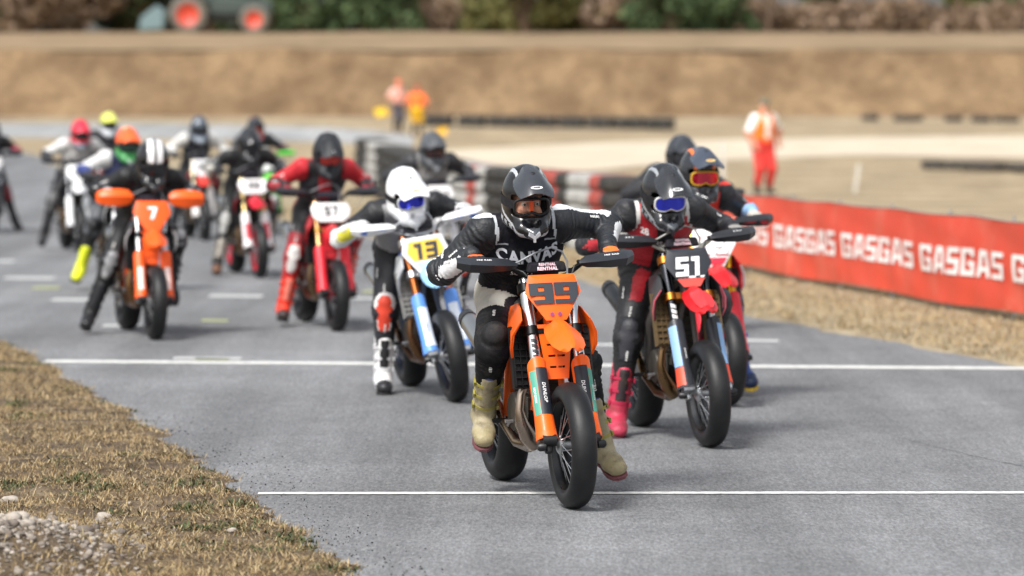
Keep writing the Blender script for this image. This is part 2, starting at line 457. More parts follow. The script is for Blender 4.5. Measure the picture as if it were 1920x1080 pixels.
def mk_disc(ro, ri, n):
    return MB().lathe([(ri, -.002), (ro, -.002), (ro, .002), (ri, .002)], n=n, closed=True).lathe([(.035, -.003), (.075, -.003), (.075, .003), (.035, .003)], n=n, closed=True).mesh('disc', 1, 40) if False else \
        MB().lathe([(ri, -.002), (ro, -.002), (ro, .002), (ri, .002)], n=n, closed=True).box((0, 0, 0), (ri * 2 + .02, .003, .022)).box((0, 0, 0), (.022, .0032, ri * 2 + .02)).mesh('disc', 1, 40)

def plate_poly(sc=1.0, wide=False):
    if wide: return [(x * sc, y * sc) for x, y in [(-.085, -.075), (.085, -.075), (.128, -.035), (.140, .022), (.118, .062), (-.118, .062), (-.140, .022), (-.128, -.035)]]
    # outline of the number board in metres: u to the bike's left, v up
    p = [(-.05, -.120), (.05, -.120), (.094, -.048), (.138, .022), (.112, .110), (-.112, .110), (-.138, .022), (-.094, -.048)]
    return [(x * sc, y * sc) for x, y in p]

def bike(spec, M, label, group):
    q = spec.get('q', 2); st = R(spec.get('steer', 0)); OFF = Vector((0.73, 0, 0))
    rt = root('motorcycle', label, 'motorcycle', M @ Matrix.Translation((-0.73, 0, 0)), group)
    NS = {1: 56, 2: 40, 3: 28}[q]; NT = {1: 14, 2: 10, 3: 8}[q]
    pc = plastic(spec.get('body', '#f4691a')); pc2 = plastic(spec.get('body2', spec.get('body', '#f4691a')))
    AX = np.array([-0.06, 0, 0.31])
    def fr(b):                               # turns a front-end part with the steering
        if st: b.v = [rot_about(v, AX, FU, st) for v in b.v]
        return b
    def part(name, key, fn, mats, parent=None, nm=1, smooth=35, bevel=0.0, front=False, loc=None):
        me = cached((key, q, spec.get('steer', 0) if front else 0), lambda: (fr(fn()) if front else fn()).mesh(name, nm, smooth))
        if parent is None: return obj(name, me, mats, rt, OFF if loc is None else OFF + Vector(loc), bevel)
        return obj(name, me, mats, parent, loc, bevel)
    fm = lambda f: (lambda u, v: (lambda p: None if p is None else tuple(rot_about([p], AX, FU, st)[0]))(f(u, v))) if st else f
    # wheels
    for nm, x, R0, w, front in (('front_wheel', 0, RF, .125, True), ('rear_wheel', -WB, RR, .165, False)):
        def wm(nm=nm, w=w): return mk_rim(.216, w * .8, NS)
        me = cached((nm, 'rim', q), wm)
        L = OFF + Vector((x, 0, R0))
        wh = obj(nm, me, metal(spec.get('rim', '#2a2a2c'), .35) if not spec.get('rimc') else plastic(spec['rimc']), rt, L)
        if st and front: wh.matrix_basis = Matrix.Translation(OFF) @ Matrix.Translation(AX.tolist()) @ Matrix.Rotation(st, 4, Vector(FU)) @ Matrix.Translation((-AX).tolist()) @ Matrix.Translation((0, 0, R0))
        obj('tyre', cached((nm, 'tyre', q), lambda: mk_tyre(R0, .216, w, NS)), M_TYRE(), wh)
        obj('hub', cached((nm, 'hub', q), lambda: mk_hub(w + .02, 18)), metal(spec.get('hub', '#c3c5c7')), wh)
        obj('spokes', cached((nm, 'spokes', q), lambda: mk_spokes(.216, w + .02, 32 if q < 3 else 20)), M_ALU(), wh)
        obj('brake_disc', cached((nm, 'disc', q), lambda: mk_disc(.155 if front else .11, .12 if front else .08, NS)), metal('#8d8d8f', .25), wh, (0, .072 if front else -.085, 0))
    # fork
    for sgn in (1, -1):
        y = .108 * sgn
        leg = part('fork_leg', ('leg', sgn), lambda: MB().tube([FL(.30, y), FL(.58, y), FL(.60, y), FL(.84, y)], [.027, .027, .030, .030], NT + 4).tube([FL(.84, y), FL(.852, y)], [.026, .024], NT), metal(spec.get('fork', '#c9cacc'), .22), front=True)
        part('fork_slider', ('slider', sgn), lambda: MB().tube([FL(.02, y), FL(.30, y)], [.022, .022], NT), M_DARKM(), leg, front=True)
        def lug():
            b = MB().tube([FL(-.045, y), FL(.0, y), FL(.05, y)], [.018, .032, .026], NT)
            return b.tube([FL(.005, y + .03 * sgn, .03), FL(.005, y - .035 * sgn, .03)], .028, NT)
        part('axle_lug', ('lug', sgn), lug, M_BLACK() if spec.get('blacklug', True) else M_ALU(), leg, front=True)
        part('axle_slider', ('aslider', sgn), lambda: MB().tube([(0, y + .02 * sgn, .30), (0, y + .048 * sgn, .30), (0, y + .058 * sgn, .30)], [.021, .021, .014], NT), M_BLACK(), leg, front=True)
        def guard(a0=-118, a1=118, l0=.015, l1=.40, r=.046, th=.004, na=15, top=.03):
            P = np.zeros((7, na, 3))
            for i in range(7):
                for j in range(na):
                    a = R(a0 + (a1 - a0) * j / (na - 1)); L = l0 + (l1 - l0 + top * math.cos(a)) * i / 6
                    rr = r * (1 + .16 * (1 - min(1, i / 1.5))); P[i, j] = FL(L, y) + FN * rr * math.cos(a) + np.array([0, 1, 0]) * rr * math.sin(a) * sgn
            b = MB(); P = P if sgn > 0 else P[:, ::-1]
            return b.grid(P, 0, th)
        g = part('fork_guard', ('guard', sgn), guard, plastic(spec.get('guard', spec.get('body', '#f4691a'))), leg, front=True, smooth=40)
        def patch(l0, l1, a0, a1, r=.0475):
            P = np.zeros((6, 8, 3))
            for i in range(6):
                for j in range(8):
                    a = R(a0 + (a1 - a0) * j / 7); L = l0 + (l1 - l0) * i / 5; rr = r * (1 + .16 * (1 - min(1, max(0, (L - .015) / .385 * 6) / 1.5)))
                    P[i, j] = FL(L, y) + FN * rr * math.cos(a) + np.array([0, 1, 0]) * rr * math.sin(a) * sgn
            b = MB(); return b.grid(P if sgn > 0 else P[:, ::-1])
        for k, (l0, l1, a0, a1, cc, nmn) in enumerate(spec.get('guard_decals', [])):
            part(nmn, ('patch', sgn, l0, l1, a0, a1), lambda: patch(l0, l1, a0, a1), printed(cc), g, front=True)
        for (txt, hgt, l, ang, cc) in spec.get('guard_text', []):
            def gm(u, v):
                a = R(ang) - sgn * v / .048 * (1 if sgn > 0 else 1); L = l - u; rr = .0488
                a2 = R(ang) * 1.0 + (v / .048) * (-1 if sgn < 0 else 1)
                return tuple(FL(L, y) + FN * rr * math.cos(a2) + np.array([0, 1, 0]) * rr * math.sin(a2) * sgn)
            letter_obj('lettering', font_text(txt, hgt, .02, .15, 1.05, .02), fm(gm), printed(cc), g)
        for (l0, l1, cc) in spec.get('tube_decals', []):
            def tp():
                b = MB()
                for kk in range(4):
                    lo = l0 + (l1 - l0) * kk / 4
                    P = np.zeros((3, 7, 3))
                    for i in range(3):
                        for j in range(7):
                            a = R(-30 + 62 * j / 6); L = lo + (l1 - l0) / 4 * .72 * i / 2 + .012 * j / 6
                            P[i, j] = FL(L, y) + FN * .0282 * math.cos(a) + np.array([0, 1, 0]) * .0282 * math.sin(a) * sgn
                    b.grid(P if sgn > 0 else P[:, ::-1])
                return b
            part('stripe_decal', ('tubedecal', sgn, l0), tp, printed(cc), leg, front=True)
    def clamp():
        b = MB()
        for L in (.575, .80):
            b.box(FL(L, 0, -.012), (.055, .16, .035), np.stack([FN, [0, 1, 0], FU], 1))
            for y in (-.108, .108): b.tube([FL(L - .022, y), FL(L + .022, y)], .040, NT + 4); b.box(FL(L, y * .72, -.0), (.06, .05, .04), np.stack([FN, [0, 1, 0], FU], 1))
        b.tube([FL(.56, 0, -.03), FL(.82, 0, -.03)], .03, NT)
        return b
    part('triple_clamp', 'clamp', clamp, metal(spec.get('clamp', '#242425'), .4), front=True, bevel=.002)
    # bars
    HB = [(-.45, -.40, 1.150), (-.445, -.30, 1.155), (-.43, -.20, 1.150), (-.40, -.10, 1.085), (-.395, -.05, 1.075), (-.395, .05, 1.075), (-.40, .10, 1.085), (-.43, .20, 1.150), (-.445, .30, 1.155), (-.45, .40, 1.150)]
    bar = part('handlebar', 'bar', lambda: MB().tube(HB, .0135, NT).tube([(-.412, -.135, 1.112), (-.412, .135, 1.112)], .006, 8).box((-.395, -.045, 1.06), (.04, .025, .04)).box((-.395, .045, 1.06), (.04, .025, .04)), metal(spec.get('bar', '#2a2b2d'), .4), front=True)
    for sgn in (1, -1):
        part('grip', ('grip', sgn), lambda: MB().tube([(-.4455, .27 * sgn, 1.1545), (-.447, .285 * sgn, 1.154), (-.45, .40 * sgn, 1.150), (-.45, .412 * sgn, 1.150)], [.022, .0175, .0175, .021], NT), M_BLACK(), bar, front=True)
        part('lever', ('lever', sgn), lambda: MB().tube([(-.41, .22 * sgn, 1.150), (-.385, .25 * sgn, 1.152), (-.385, .33 * sgn, 1.145), (-.395, .385 * sgn, 1.140)], [.008, .0065, .006, .007], 8).box((-.425, .225 * sgn, 1.152), (.05, .045, .035)), M_DARKM(), bar, front=True)
    pad = part('bar_pad', 'pad', lambda: MB().box((-.40, 0, 1.128), (.05, .20, .052), taper=.88), cloth(spec.get('pad', '#2c2a33')), bar, front=True, bevel=.012)
    if spec.get('padtext'):
        for dz, hh in ((.002, .017), (.022, .014)):
            letter_obj('lettering', font_text('RENTHAL', hh, .035, 0, 1.05), fm(plane_map((-.373 - (0.006 if dz > .01 else 0), 0, 1.120 + dz), (0, 1, 0), (-.12, 0, 1), .0045)), printed('#f0dfe6'), pad)
            letter_obj('lettering_shadow', font_text('RENTHAL', hh, .075, 0, 1.05), fm(plane_map((-.373 - (0.006 if dz > .01 else 0), 0.0, 1.1195 + dz), (0, 1, 0), (-.12, 0, 1), .003)), printed('#c02a55'), pad)
    part('brake_hose', 'hose', lambda: MB().tube([(-.41, -.20, 1.150), (-.375, -.15, 1.155), (-.36, -.06, 1.20), (-.37, .02, 1.222), (-.38, .075, 1.200), (-.375, .10, 1.15), (-.34, .085, 1.04), (-.30, .10, .92)], .0052, 8), mat('hose', spec.get('hose', '#6f7175'), .45) if not spec.get('hose') else plastic(spec['hose']), bar, front=True)
    part('throttle_cable', 'cable', lambda: MB().tube([(-.42, -.19, 1.14), (-.375, -.12, 1.11), (-.345, -.08, 1.06), (-.36, -.06, .95)], .005, 8), M_BLACK(), bar, front=True)
    part('clutch_cable', 'cable2', lambda: MB().tube([(-.42, .19, 1.14), (-.36, .13, 1.13), (-.34, .10, 1.06), (-.38, .07, .95)], .005, 8), M_BLACK(), bar, front=True)
    # hand guards
    hg = spec.get('hand', 'wedge')
    for sgn in (1, -1):
        if hg == 'none': continue
        def hguard():
            if hg == 'slab':
                cols = [(.15, 1.155, 1.135, 1.10), (.19, 1.19, 1.14, 1.075), (.27, 1.20, 1.14, 1.062), (.36, 1.195, 1.14, 1.065), (.42, 1.18, 1.135, 1.08), (.44, 1.155, 1.13, 1.10)]
                fx = [(-.36, -.335, -.36), (-.35, -.318, -.35), (-.345, -.31, -.345), (-.35, -.315, -.35), (-.375, -.345, -.375), (-.40, -.385, -.40)]
            else:
                cols = [(.155, 1.150, 1.143, 1.138), (.19, 1.170, 1.143, 1.124), (.25, 1.178, 1.146, 1.122), (.31, 1.184, 1.150, 1.118), (.385, 1.189, 1.156, 1.122), (.435, 1.186, 1.166, 1.142)]
                fx = [(-.36, -.352, -.362), (-.375, -.325, -.352), (-.385, -.313, -.350), (-.39, -.308, -.35), (-.405, -.325, -.365), (-.44, -.40, -.415)]
            P = np.zeros((5, 6, 3))
            for j, (yy, zt, zm, zb) in enumerate(cols):
                xt, xm, xb = fx[j]
                P[0, j] = (xt, yy * sgn, zt); P[1, j] = ((xt + xm) / 2 + .004, yy * sgn, (zt + zm) / 2 + .003); P[2, j] = (xm, yy * sgn, zm); P[3, j] = ((xm + xb) / 2, yy * sgn, (zm + zb) / 2); P[4, j] = (xb, yy * sgn, zb)
            if sgn < 0: P = P[:, ::-1]
            b = MB().grid(P, 0, .005)
            return b.tube([(-.425, .165 * sgn, 1.147), (-.37, .175 * sgn, 1.145), (-.345, .21 * sgn, 1.143)], .009, 8)
        hgo = part('hand_guard', ('hg', hg, sgn), hguard, plastic(spec.get('handc', '#26282c')), bar, front=True, smooth=28)
        if spec.get('handtext'):
            t, cc = spec['handtext']
            letter_obj('lettering', font_text(t, .013, .03, .1, 1.1), fm(plane_map((-.352, .315 * sgn, 1.172), (0, 1, .05 * sgn), (-.90, 0, .42), .006)), printed(cc), hgo)
        if spec.get('handc2'):
            def ins():
                b = MB(); v = [(.21, 1.132), (.36, 1.126), (.40, 1.140), (.37, 1.150), (.25, 1.146)]; v = v if sgn > 0 else v
                pts = [(-.298 - (1.150 - z) * 1.3 - max(0, abs(a - .28) - .05) * .45, a * sgn, z) for a, z in v]
                return b.add(pts, [tuple(range(5)) if sgn > 0 else tuple(range(4, -1, -1))])
            part('guard_inset', ('hgi', hg, sgn), ins, plastic(spec['handc2']), hgo, front=True)
    # number board
    po = np.array([-.262, 0, .995 + spec.get('plate_dz', 0)]); pu = np.array([0, 1.0, 0]); pv = np.array([-.34, 0, .94])
    def plate():
        pl = plate_poly(spec.get('plate_scale', 1), spec.get('wide', False)); b = MB(); n = len(pl)
        nrm = np.cross(pu, pv)
        f = [po + pu * x + pv * y - nrm * (abs(x) ** 2 * .5) for x, y in pl]; bk = [p - nrm * .004 for p in f]
        ins_ = [po + pu * x * .7 + pv * y * .8 + nrm * .003 for x, y in pl]
        b.add(np.array(f + ins_ + bk), [tuple(range(n, 2 * n)), tuple(range(3 * n - 1, 2 * n - 1, -1))] + [(i, (i + 1) % n, n + (i + 1) % n, n + i) for i in range(n)] + [(i, 2 * n + i, 2 * n + (i + 1) % n, (i + 1) % n) for i in range(n)])
        return b
    pls = spec.get('plate_scale', 1)
    plo = part('number_board', ('plate', pls, spec.get('plate_dz', 0), spec.get('wide', False)), plate, plastic(spec.get('plate', spec.get('body', '#f4691a'))), front=True, smooth=20)
    nrmp = np.cross(pu, pv)
    def decal(poly, cc, lift, name):
        b = MB(); pts = [po + pu * x + pv * y + nrmp * (lift + .0055 - x * x * .3) for x, y in poly]
        part(name, (name, str(poly), lift, spec.get('plate_dz', 0)), lambda: b.add(pts, [tuple(range(len(pts)))]), printed(cc), plo, front=True)
    for poly, cc in spec.get('plate_decals', []): decal(poly, cc, .002, 'plate_decal')
    if spec.get('num'):
        t, hh, cc, kw = spec['num']; kw = dict(kw); vo = kw.pop('vo', .01); sh = kw.pop('outline', None); wide = kw.pop('wide', .62)
        V, Fc = block_text(t, hh, wide, **kw); lim = [(x * .97, y * .97 - vo) for x, y in plate_poly(pls, spec.get('wide', False))]; V, Fc = clip_poly(V, Fc, lim); V, Fc = subdiv(V, Fc, .03)
        letter_obj('number', (V, Fc), fm(lambda u, v: tuple(po + pu * u + pv * (v + vo) + nrmp * (.0112 - u * u * .3))), printed(cc), plo)
        if sh: letter_obj('number_outline', ([(u * 1.07 , v * 1.12) for u, v in V], Fc), fm(lambda u, v: tuple(po + pu * u + pv * (v + vo - .002) + nrmp * (.0096 - u * u * .3))), printed(sh), plo)
    # front mudguard: short beak
    def fender():
        st_ = [(-.235, .872, .045, .020), (-.19, .878, .062, .030), (-.12, .868, .080, .042), (-.04, .842, .086, .045), (.03, .808, .078, .038), (.075, .775, .055, .022), (.092, .757, .026, .008)]
        P = np.zeros((7, 9, 3))
        for i, (x, z, hw, dp) in enumerate(st_):
            for j in range(9):
                u = (j - 4) / 4; P[i, j] = (x - .02 * u * u, u * hw, z - dp * (abs(u) ** 1.6) + (.010 if abs(u) < .3 else 0))
        return MB().grid(P, 0, .004)
    fe = part('front_fender', 'fender', fender, plastic(spec.get('fender', spec.get('body', '#f4691a'))), front=True, smooth=24)
    if spec.get('fender2'):
        def fe2():
            P = np.zeros((4, 5, 3))
            for i, (x, z, hw, dp) in enumerate([(-.10, .868, .05, .012), (-.04, .850, .06, .016), (.03, .816, .055, .014), (.07, .786, .035, .008)]):
                for j in range(5):
                    u = (j - 2) / 2; P[i, j] = (x, u * hw, z - dp * abs(u) ** 1.6 + .004 + (.008 if abs(u) < .3 else 0))
            return MB().grid(P, 0)
        part('fender_panel', 'fender2', fe2, plastic(spec['fender2']), fe, front=True)
    # slotted shield between the legs
    def shield():
        b = MB(); zs = [.86, .80, .768, .758, .715, .705, .662, .652, .60]
        def w(z): return .052 + .034 * (z - .60) / .26
        def xx(z): return -.27 + (.86 - z) * .18
        for k in range(8):
            z1, z0 = zs[k], zs[k + 1]
            segs = [(-1, 1)] if k in (0, 1, 3, 5, 7) and k != 2 else [(-1, 1)]
            if k in (2, 4, 6): segs = [(-1, -.62), (-.08, .06), (.62, 1)]
            for a, c in segs:
                b.add([(xx(z0), a * w(z0), z0), (xx(z0), c * w(z0), z0), (xx(z1), c * w(z1), z1), (xx(z1), a * w(z1), z1),
                       (xx(z0) - .006, a * w(z0), z0), (xx(z0) - .006, c * w(z0), z0), (xx(z1) - .006, c * w(z1), z1), (xx(z1) - .006, a * w(z1), z1)],
                      [(0, 1, 2, 3), (7, 6, 5, 4), (0, 4, 5, 1), (1, 5, 6, 2), (2, 6, 7, 3), (3, 7, 4, 0)])
        return b
    if spec.get('shield', True): part('slotted_shield', 'shield', shield, plastic(spec.get('shieldc', spec.get('body', '#f4691a'))), smooth=0)
    # radiators and shrouds
    for sgn in (1, -1):
        def rad():
            b = MB(); c = np.array([-.36, .145 * sgn, .70]); rm = np.array(Matrix.Rotation(R(-14), 3, 'Y') @ Matrix.Rotation(R(-8 * sgn), 3, 'Z'))
            b.box(c, (.030, .11, .30), rm)
            for k in range(9): b.box(c + rm @ np.array([.022, 0, -.135 + k * .034]), (.012, .10, .006), rm)
            for k in range(4): b.box(c + rm @ np.array([.020, -.048 + k * .032, 0]), (.014, .006, .29), rm)
            return b
        part('radiator', ('rad', sgn), rad, mat('radiator_' + spec.get('rad', '#1d1d1f'), spec.get('rad', '#1d1d1f'), .5, .5, .2, 30))
        def shroud():
            side = [(-.235, .885, .170), (-.275, .815, .200), (-.295, .755, .205), (-.335, .70, .195), (-.40, .745, .190), (-.47, .81, .175), (-.70, .865, .125), (-.72, .925, .115), (-.50, .955, .125), (-.34, .935, .150)]
            v = [(x, y * sgn, z) for x, z, y in side]; w = [(x, (y - .005) * sgn, z) for x, z, y in side]; c0 = (-.46, .188 * sgn, .845); c1 = (-.46, .182 * sgn, .845); n = len(v)
            b = MB(); V = v + w + [c0, c1]; F = []
            for i in range(n):
                j = (i + 1) % n
                tri = [(i, j, 2 * n), (n + j, n + i, 2 * n + 1), (i, n + i, n + j, j)]
                F += tri if sgn < 0 else [t[::-1] for t in tri]
            return b.add(V, F)
        s = part('radiator_shroud', ('shroud', sgn), shroud, plastic(spec.get('shroud', spec.get('body', '#f4691a'))), smooth=22)
        part('shroud_edge', ('shedge', sgn), lambda: MB().tube([(-.245, .172 * sgn, .875), (-.282, .202 * sgn, .815), (-.302, .207 * sgn, .755), (-.340, .197 * sgn, .703)], [.007, .012, .011, .006], 8, flat=.5), plastic(spec.get('shroud2', spec.get('body', '#f4691a'))), s)
    # tank, seat, tail
    def sect(x, z, hw, hh, n=14, ex=2.6):
        return [(x, hw * math.copysign(abs(math.cos(t)) ** (2 / ex), math.cos(t)), z + hh * math.copysign(abs(math.sin(t)) ** (2 / ex), math.sin(t))) for t in [2 * math.pi * i / n for i in range(n)]]
    part('fuel_tank', 'tank', lambda: MB().loft([sect(-.40, .93, .06, .035), sect(-.45, .92, .11, .075), sect(-.58, .91, .13, .085), sect(-.70, .89, .09, .06)]), plastic(spec.get('tank', '#1c1c1e')), smooth=50)
    part('seat', 'seat', lambda: MB().loft([sect(-.62, .955, .05, .02), sect(-.72, .93, .085, .045), sect(-.95, .905, .105, .045), sect(-1.20, .915, .095, .045), sect(-1.34, .935, .06, .02)]), leather('#1a1a1c'), smooth=50)
    tl = part('rear_fender', 'tail', lambda: MB().loft([sect(-.95, .82, .10, .05), sect(-1.2, .86, .105, .035), sect(-1.45, .91, .085, .02), sect(-1.66, .955, .05, .008)]), pc2, smooth=40)
    for sgn in (1, -1):
        part('side_panel', ('side', sgn), lambda: MB().prism([(-.78, .64), (-1.02, .70), (-1.32, .84), (-1.30, .90), (-.98, .88), (-.80, .85)] if sgn < 0 else [(-.78, .64), (-1.02, .70), (-1.32, .84), (-1.30, .90), (-.98, .88), (-.80, .85)][::-1], (0, .125 * sgn, 0), (1, 0, 0), (0, 0, 1), .008), plastic(spec.get('side', spec.get('body', '#f4691a'))), bevel=.002)
    # frame, engine, swing arm
    def frame():
        b = MB()
        for s_ in (1, -1):
            b.tube([FL(.70, .02 * s_, -.04), (-.50, .10 * s_, .84), (-.74, .115 * s_, .66), (-.86, .105 * s_, .42), (-.84, .09 * s_, .30)], [.024, .026, .028, .028, .02], 8)
            b.tube([FL(.58, .02 * s_, -.05), (-.43, .07 * s_, .50), (-.48, .085 * s_, .30), (-.60, .09 * s_, .265), (-.84, .09 * s_, .28)], .016, 8)
            b.tube([(-.70, .10 * s_, .72), (-1.10, .09 * s_, .84), (-1.30, .07 * s_, .87)], .012, 8)
        return b.tube([FL(.56, 0, -.03), FL(.80, 0, -.03)], .036, 12)
    part('frame', 'frame', frame, plastic(spec.get('frame', '#2a2a2c')), smooth=50)
    def engine():
        b = MB().box((-.63, 0, .40), (.30, .20, .20)).box((-.52, 0, .40), (.16, .17, .16))
        b.box((-.555, 0, .60), (.15, .15, .24), np.array(Matrix.Rotation(R(8), 3, 'Y'))).box((-.57, 0, .745), (.17, .17, .07))
        for k in range(5): b.box((-.553, 0, .515 + k * .035), (.17, .17, .010))
        return b.tube([(-.63, .10, .40), (-.63, .135, .40), (-.63, .145, .40)], [.095, .092, .07], 20).tube([(-.62, -.10, .42), (-.62, -.14, .42), (-.62, -.152, .42)], [.10, .095, .07], 20).tube([(-.50, -.09, .36), (-.50, -.13, .36)], [.05, .045], 16)
    part('engine', 'engine', engine, M_ENG(), bevel=.008)
    part('skid_plate', 'skid', lambda: MB().grid(np.array([[(x, y, z + .02 * (abs(y) / .1) ** 2) for y in (-.11, -.07, 0, .07, .11)] for x, z in ((-.40, .42), (-.43, .33), (-.50, .262), (-.66, .245), (-.86, .25))]), 0, -.006), M_DARKM())
    hd = part('exhaust_header', 'header', lambda: MB().tube([(-.47, -.02, .66), (-.42, -.06, .655), (-.375, -.12, .60), (-.36, -.155, .52), (-.36, -.165, .45), (-.362, -.155, .385), (-.375, -.125, .325), (-.41, -.09, .285), (-.50, -.09, .26), (-.62, -.125, .27), (-.80, -.15, .36), (-.95, -.16, .55), (-1.0, -.165, .66)], [.019, .019, .019, .020, .022, .034, .043, .042, .032, .024, .021, .021, .022], NT + 2), metal(spec.get('pipe', '#8a7157'), .28), smooth=60)
    mf = part('muffler', 'muffler', lambda: MB().tube([(-.98, -.15, .64), (-1.02, -.155, .67), (-1.08, -.16, .70), (-1.38, -.175, .82), (-1.42, -.178, .835)], [.022, .038, .046, .046, .034], NT + 6, flat=1.15), metal(spec.get('muffler', '#b9bab9'), .3), smooth=50)
    part('end_cap', 'endcap', lambda: MB().tube([(-1.375, -.175, .818), (-1.42, -.1785, .836), (-1.445, -.18, .846)], [.048, .044, .026], NT + 6, flat=1.15), M_BLACK(), mf)
    def swing():
        b = MB()
        for s_ in (1, -1):
            b.loft([[(x, s_ * yy + a * .016, z + c * hh) for a, c in ((-1, -1), (1, -1), (1, 1), (-1, 1))] for x, yy, z, hh in ((-.84, .10, .42, .045), (-1.1, .115, .385, .042), (-1.34, .122, .34, .03), (-1.50, .122, .315, .024))])
        return b.box((-.96, 0, .41), (.10, .20, .07))
    part('swing_arm', 'swing', swing, metal('#8f9092', .4), bevel=.004)
    part('chain', 'chain', lambda: MB().box((-1.04, .088, .475), (.86, .010, .014), np.array(Matrix.Rotation(R(9), 3, 'Y'))).box((-1.05, .088, .32), (.86, .010, .014), np.array(Matrix.Rotation(R(-6), 3, 'Y'))).lathe([(.10, -.003), (.112, -.003), (.112, .003), (.10, .003)], (-1.46, .088, .315), 32, closed=True), M_DARKM())
    part('shock_absorber', 'shock', lambda: MB().tube([(-.88, 0, .38), (-.80, 0, .70)], .022, 10).lathe([(.034, 0), (.040, .01), (.034, .02), (.040, .03), (.034, .04), (.040, .05), (.034, .06), (.040, .07), (.034, .08), (.04, .09), (.034, .10), (.04, .11), (.034, .12), (.04, .13), (.034, .14)], (-.845, 0, .45), 14, 'z'), metal(spec.get('spring', '#d8d8d8'), .4))
    for sgn in (1, -1):
        part('foot_peg', ('peg', sgn), lambda: MB().box((-.80, .185 * sgn, .365), (.05, .10, .022)).tube([(-.82, .12 * sgn, .37), (-.80, .16 * sgn, .365)], .014, 8), M_DARKM(), bevel=.003)
    part('gear_lever', 'gear', lambda: MB().tube([(-.70, .13, .38), (-.64, .155, .385), (-.56, .165, .40)], .007, 8).tube([(-.56, .15, .40), (-.56, .19, .40)], .009, 8), M_ALU())
    part('brake_pedal', 'pedal', lambda: MB().tube([(-.80, -.13, .34), (-.66, -.155, .35), (-.57, -.165, .38)], .008, 8).tube([(-.57, -.15, .38), (-.57, -.19, .38)], .010, 8), M_ALU())
    part('brake_caliper', 'caliper', lambda: MB().box((-.12, .072, .40), (.07, .05, .11), np.array(Matrix.Rotation(R(-26), 3, 'Y'))), metal(spec.get('caliper', '#7b6a3a'), .4), front=True, bevel=.01)
    return rt, OFF
# ------------------------------------------------------------------ people
def unit(v): v = np.asarray(v, float); return v / (np.linalg.norm(v) + 1e-12)
def ik(a, c, l1, l2, pole):
    a, c = np.asarray(a, float), np.asarray(c, float); d = c - a; L = np.linalg.norm(d); dr = d / L
    if L > (l1 + l2) * .995: L = (l1 + l2) * .995; c = a + dr * L
    x = (l1 * l1 - l2 * l2 + L * L) / (2 * L); h = math.sqrt(max(0, l1 * l1 - x * x))
    p = np.asarray(pole, float); p = unit(p - dr * (p @ dr)); return a + dr * x + p * h, c

def basis(fwd, up):
    x = unit(fwd); y = unit(np.cross(up, x)); z = np.cross(x, y); return np.stack([x, y, z], 1)
def mat4(Rm, t): m = Matrix.Identity(4); 
def mat4(Rm, t):
    m = Matrix.Identity(4)
    for i in range(3):
        for j in range(3): m[i][j] = float(Rm[i, j])
        m[i][3] = float(t[i])
    return m

# --- helmet: canonical, forward +x, origin in the head's middle
def helmet_data(h):
    s = Sdf(h)
    s.cone('shell', (-.012, 0, .018), (-.012, 0, .0181), .13, k=.0)
    def post(Fv, X, Y, Z):
        def ell(c, r):
            a = np.sqrt(((X - c[0]) / r[0]) ** 2 + ((Y - c[1]) / r[1]) ** 2 + ((Z - c[2]) / r[2]) ** 2); return (a - 1) * min(r)
        def smin(a, b, k): hh = np.maximum(k - np.abs(a - b), 0) / k; return np.minimum(a, b) - hh * hh * k / 4
        def smax(a, b, k): return -smin(-a, -b, k)
        d = ell((-.015, 0, .018), (.136, .118, .132))
        d = smin(d, ell((.0, 0, -.06), (.115, .108, .095)), .05)
        Ya = np.abs(Y)
        c1, _ = sdf_prim(X, Ya, Z, (.0, .088, -.075), (.120, .048, -.100), .032, .030)
        c2, _ = sdf_prim(X, Ya, Z, (.120, .048, -.100), (.168, .0, -.112), .030, .024)
        d = smin(d, c1, .03); d = smin(d, c2, .02)
        # side crease and rear spoiler
        d = d - .004 * np.exp(-((Ya - .06) / .012) ** 2) * (Z > .02)
        port = np.sqrt(np.maximum(np.abs(X - .14) - .085, 0) ** 2 + np.maximum(Ya - .078, 0) ** 2 + np.maximum(np.abs(Z + .004 + .06 * (X - .1)) - .030, 0) ** 2) - .014
        d = smax(d, -port, .008)
        d = smax(d, -ell((-.005, 0, -.005), (.108, .092, .105)), .006)
        neck = np.sqrt((X + .012) ** 2 + Y ** 2) - .083; neck = np.maximum(neck, Z + .05); d = smax(d, -neck, .01)
        d = np.maximum(d, -(Z + .155 + .1 * X))
        return d
    s.p.append(('box', np.array((-.16, -.13, -.16)), np.array((.20, .13, .16)), .001, .001, 0, None, 1.0))
    return s.build(post)

def helmet_zone(c, design):
    x, y, z = c[:, 0], np.abs(c[:, 1]), c[:, 2]; m = np.zeros(len(c), int)
    if design == 'lines':      # silver lines along crown and cheek
        m[(np.abs(y - .062 - .12 * np.maximum(0, .03 - x)) < .0065) & (z > .045)] = 1
        m[(np.abs(z + .045 + .55 * (x - .02)) < .006) & (y > .07)] = 1
        m[(np.abs(z + .085 + .35 * (x - .05)) < .010) & (y > .03) & (x > .0) & (np.sin(x * 180) > -.3)] = 1
        m[(y < .03) & (z < -.085) & (x > .14)] = 2
    elif design == 'stripes':  # two broad stripes over the crown
        m[(y > .012) & (y < .055) & (z > .02)] = 1
    elif design == 'split':    # coloured crown, other colour below
        m[(z < .01 + .25 * (x - .05))] = 1; m[(np.abs(z - .01 - .25 * (x - .05)) < .012)] = 2
        m[(y < .045) & (z > .09)] = 2
    elif design == 'crown':
        m[(y < .05) & (z > .05)] = 1; m[(np.abs(y - .058) < .010) & (z > .0)] = 2; m[z < -.05] = 2 * 0
    elif design == 'rim':
        m[(z < -.075) & (x > .03)] = 1
    m[(np.hypot(c[:, 0] + .005, np.hypot(c[:, 1], c[:, 2])) < .1075) & (z < .05)] = 3
    return m

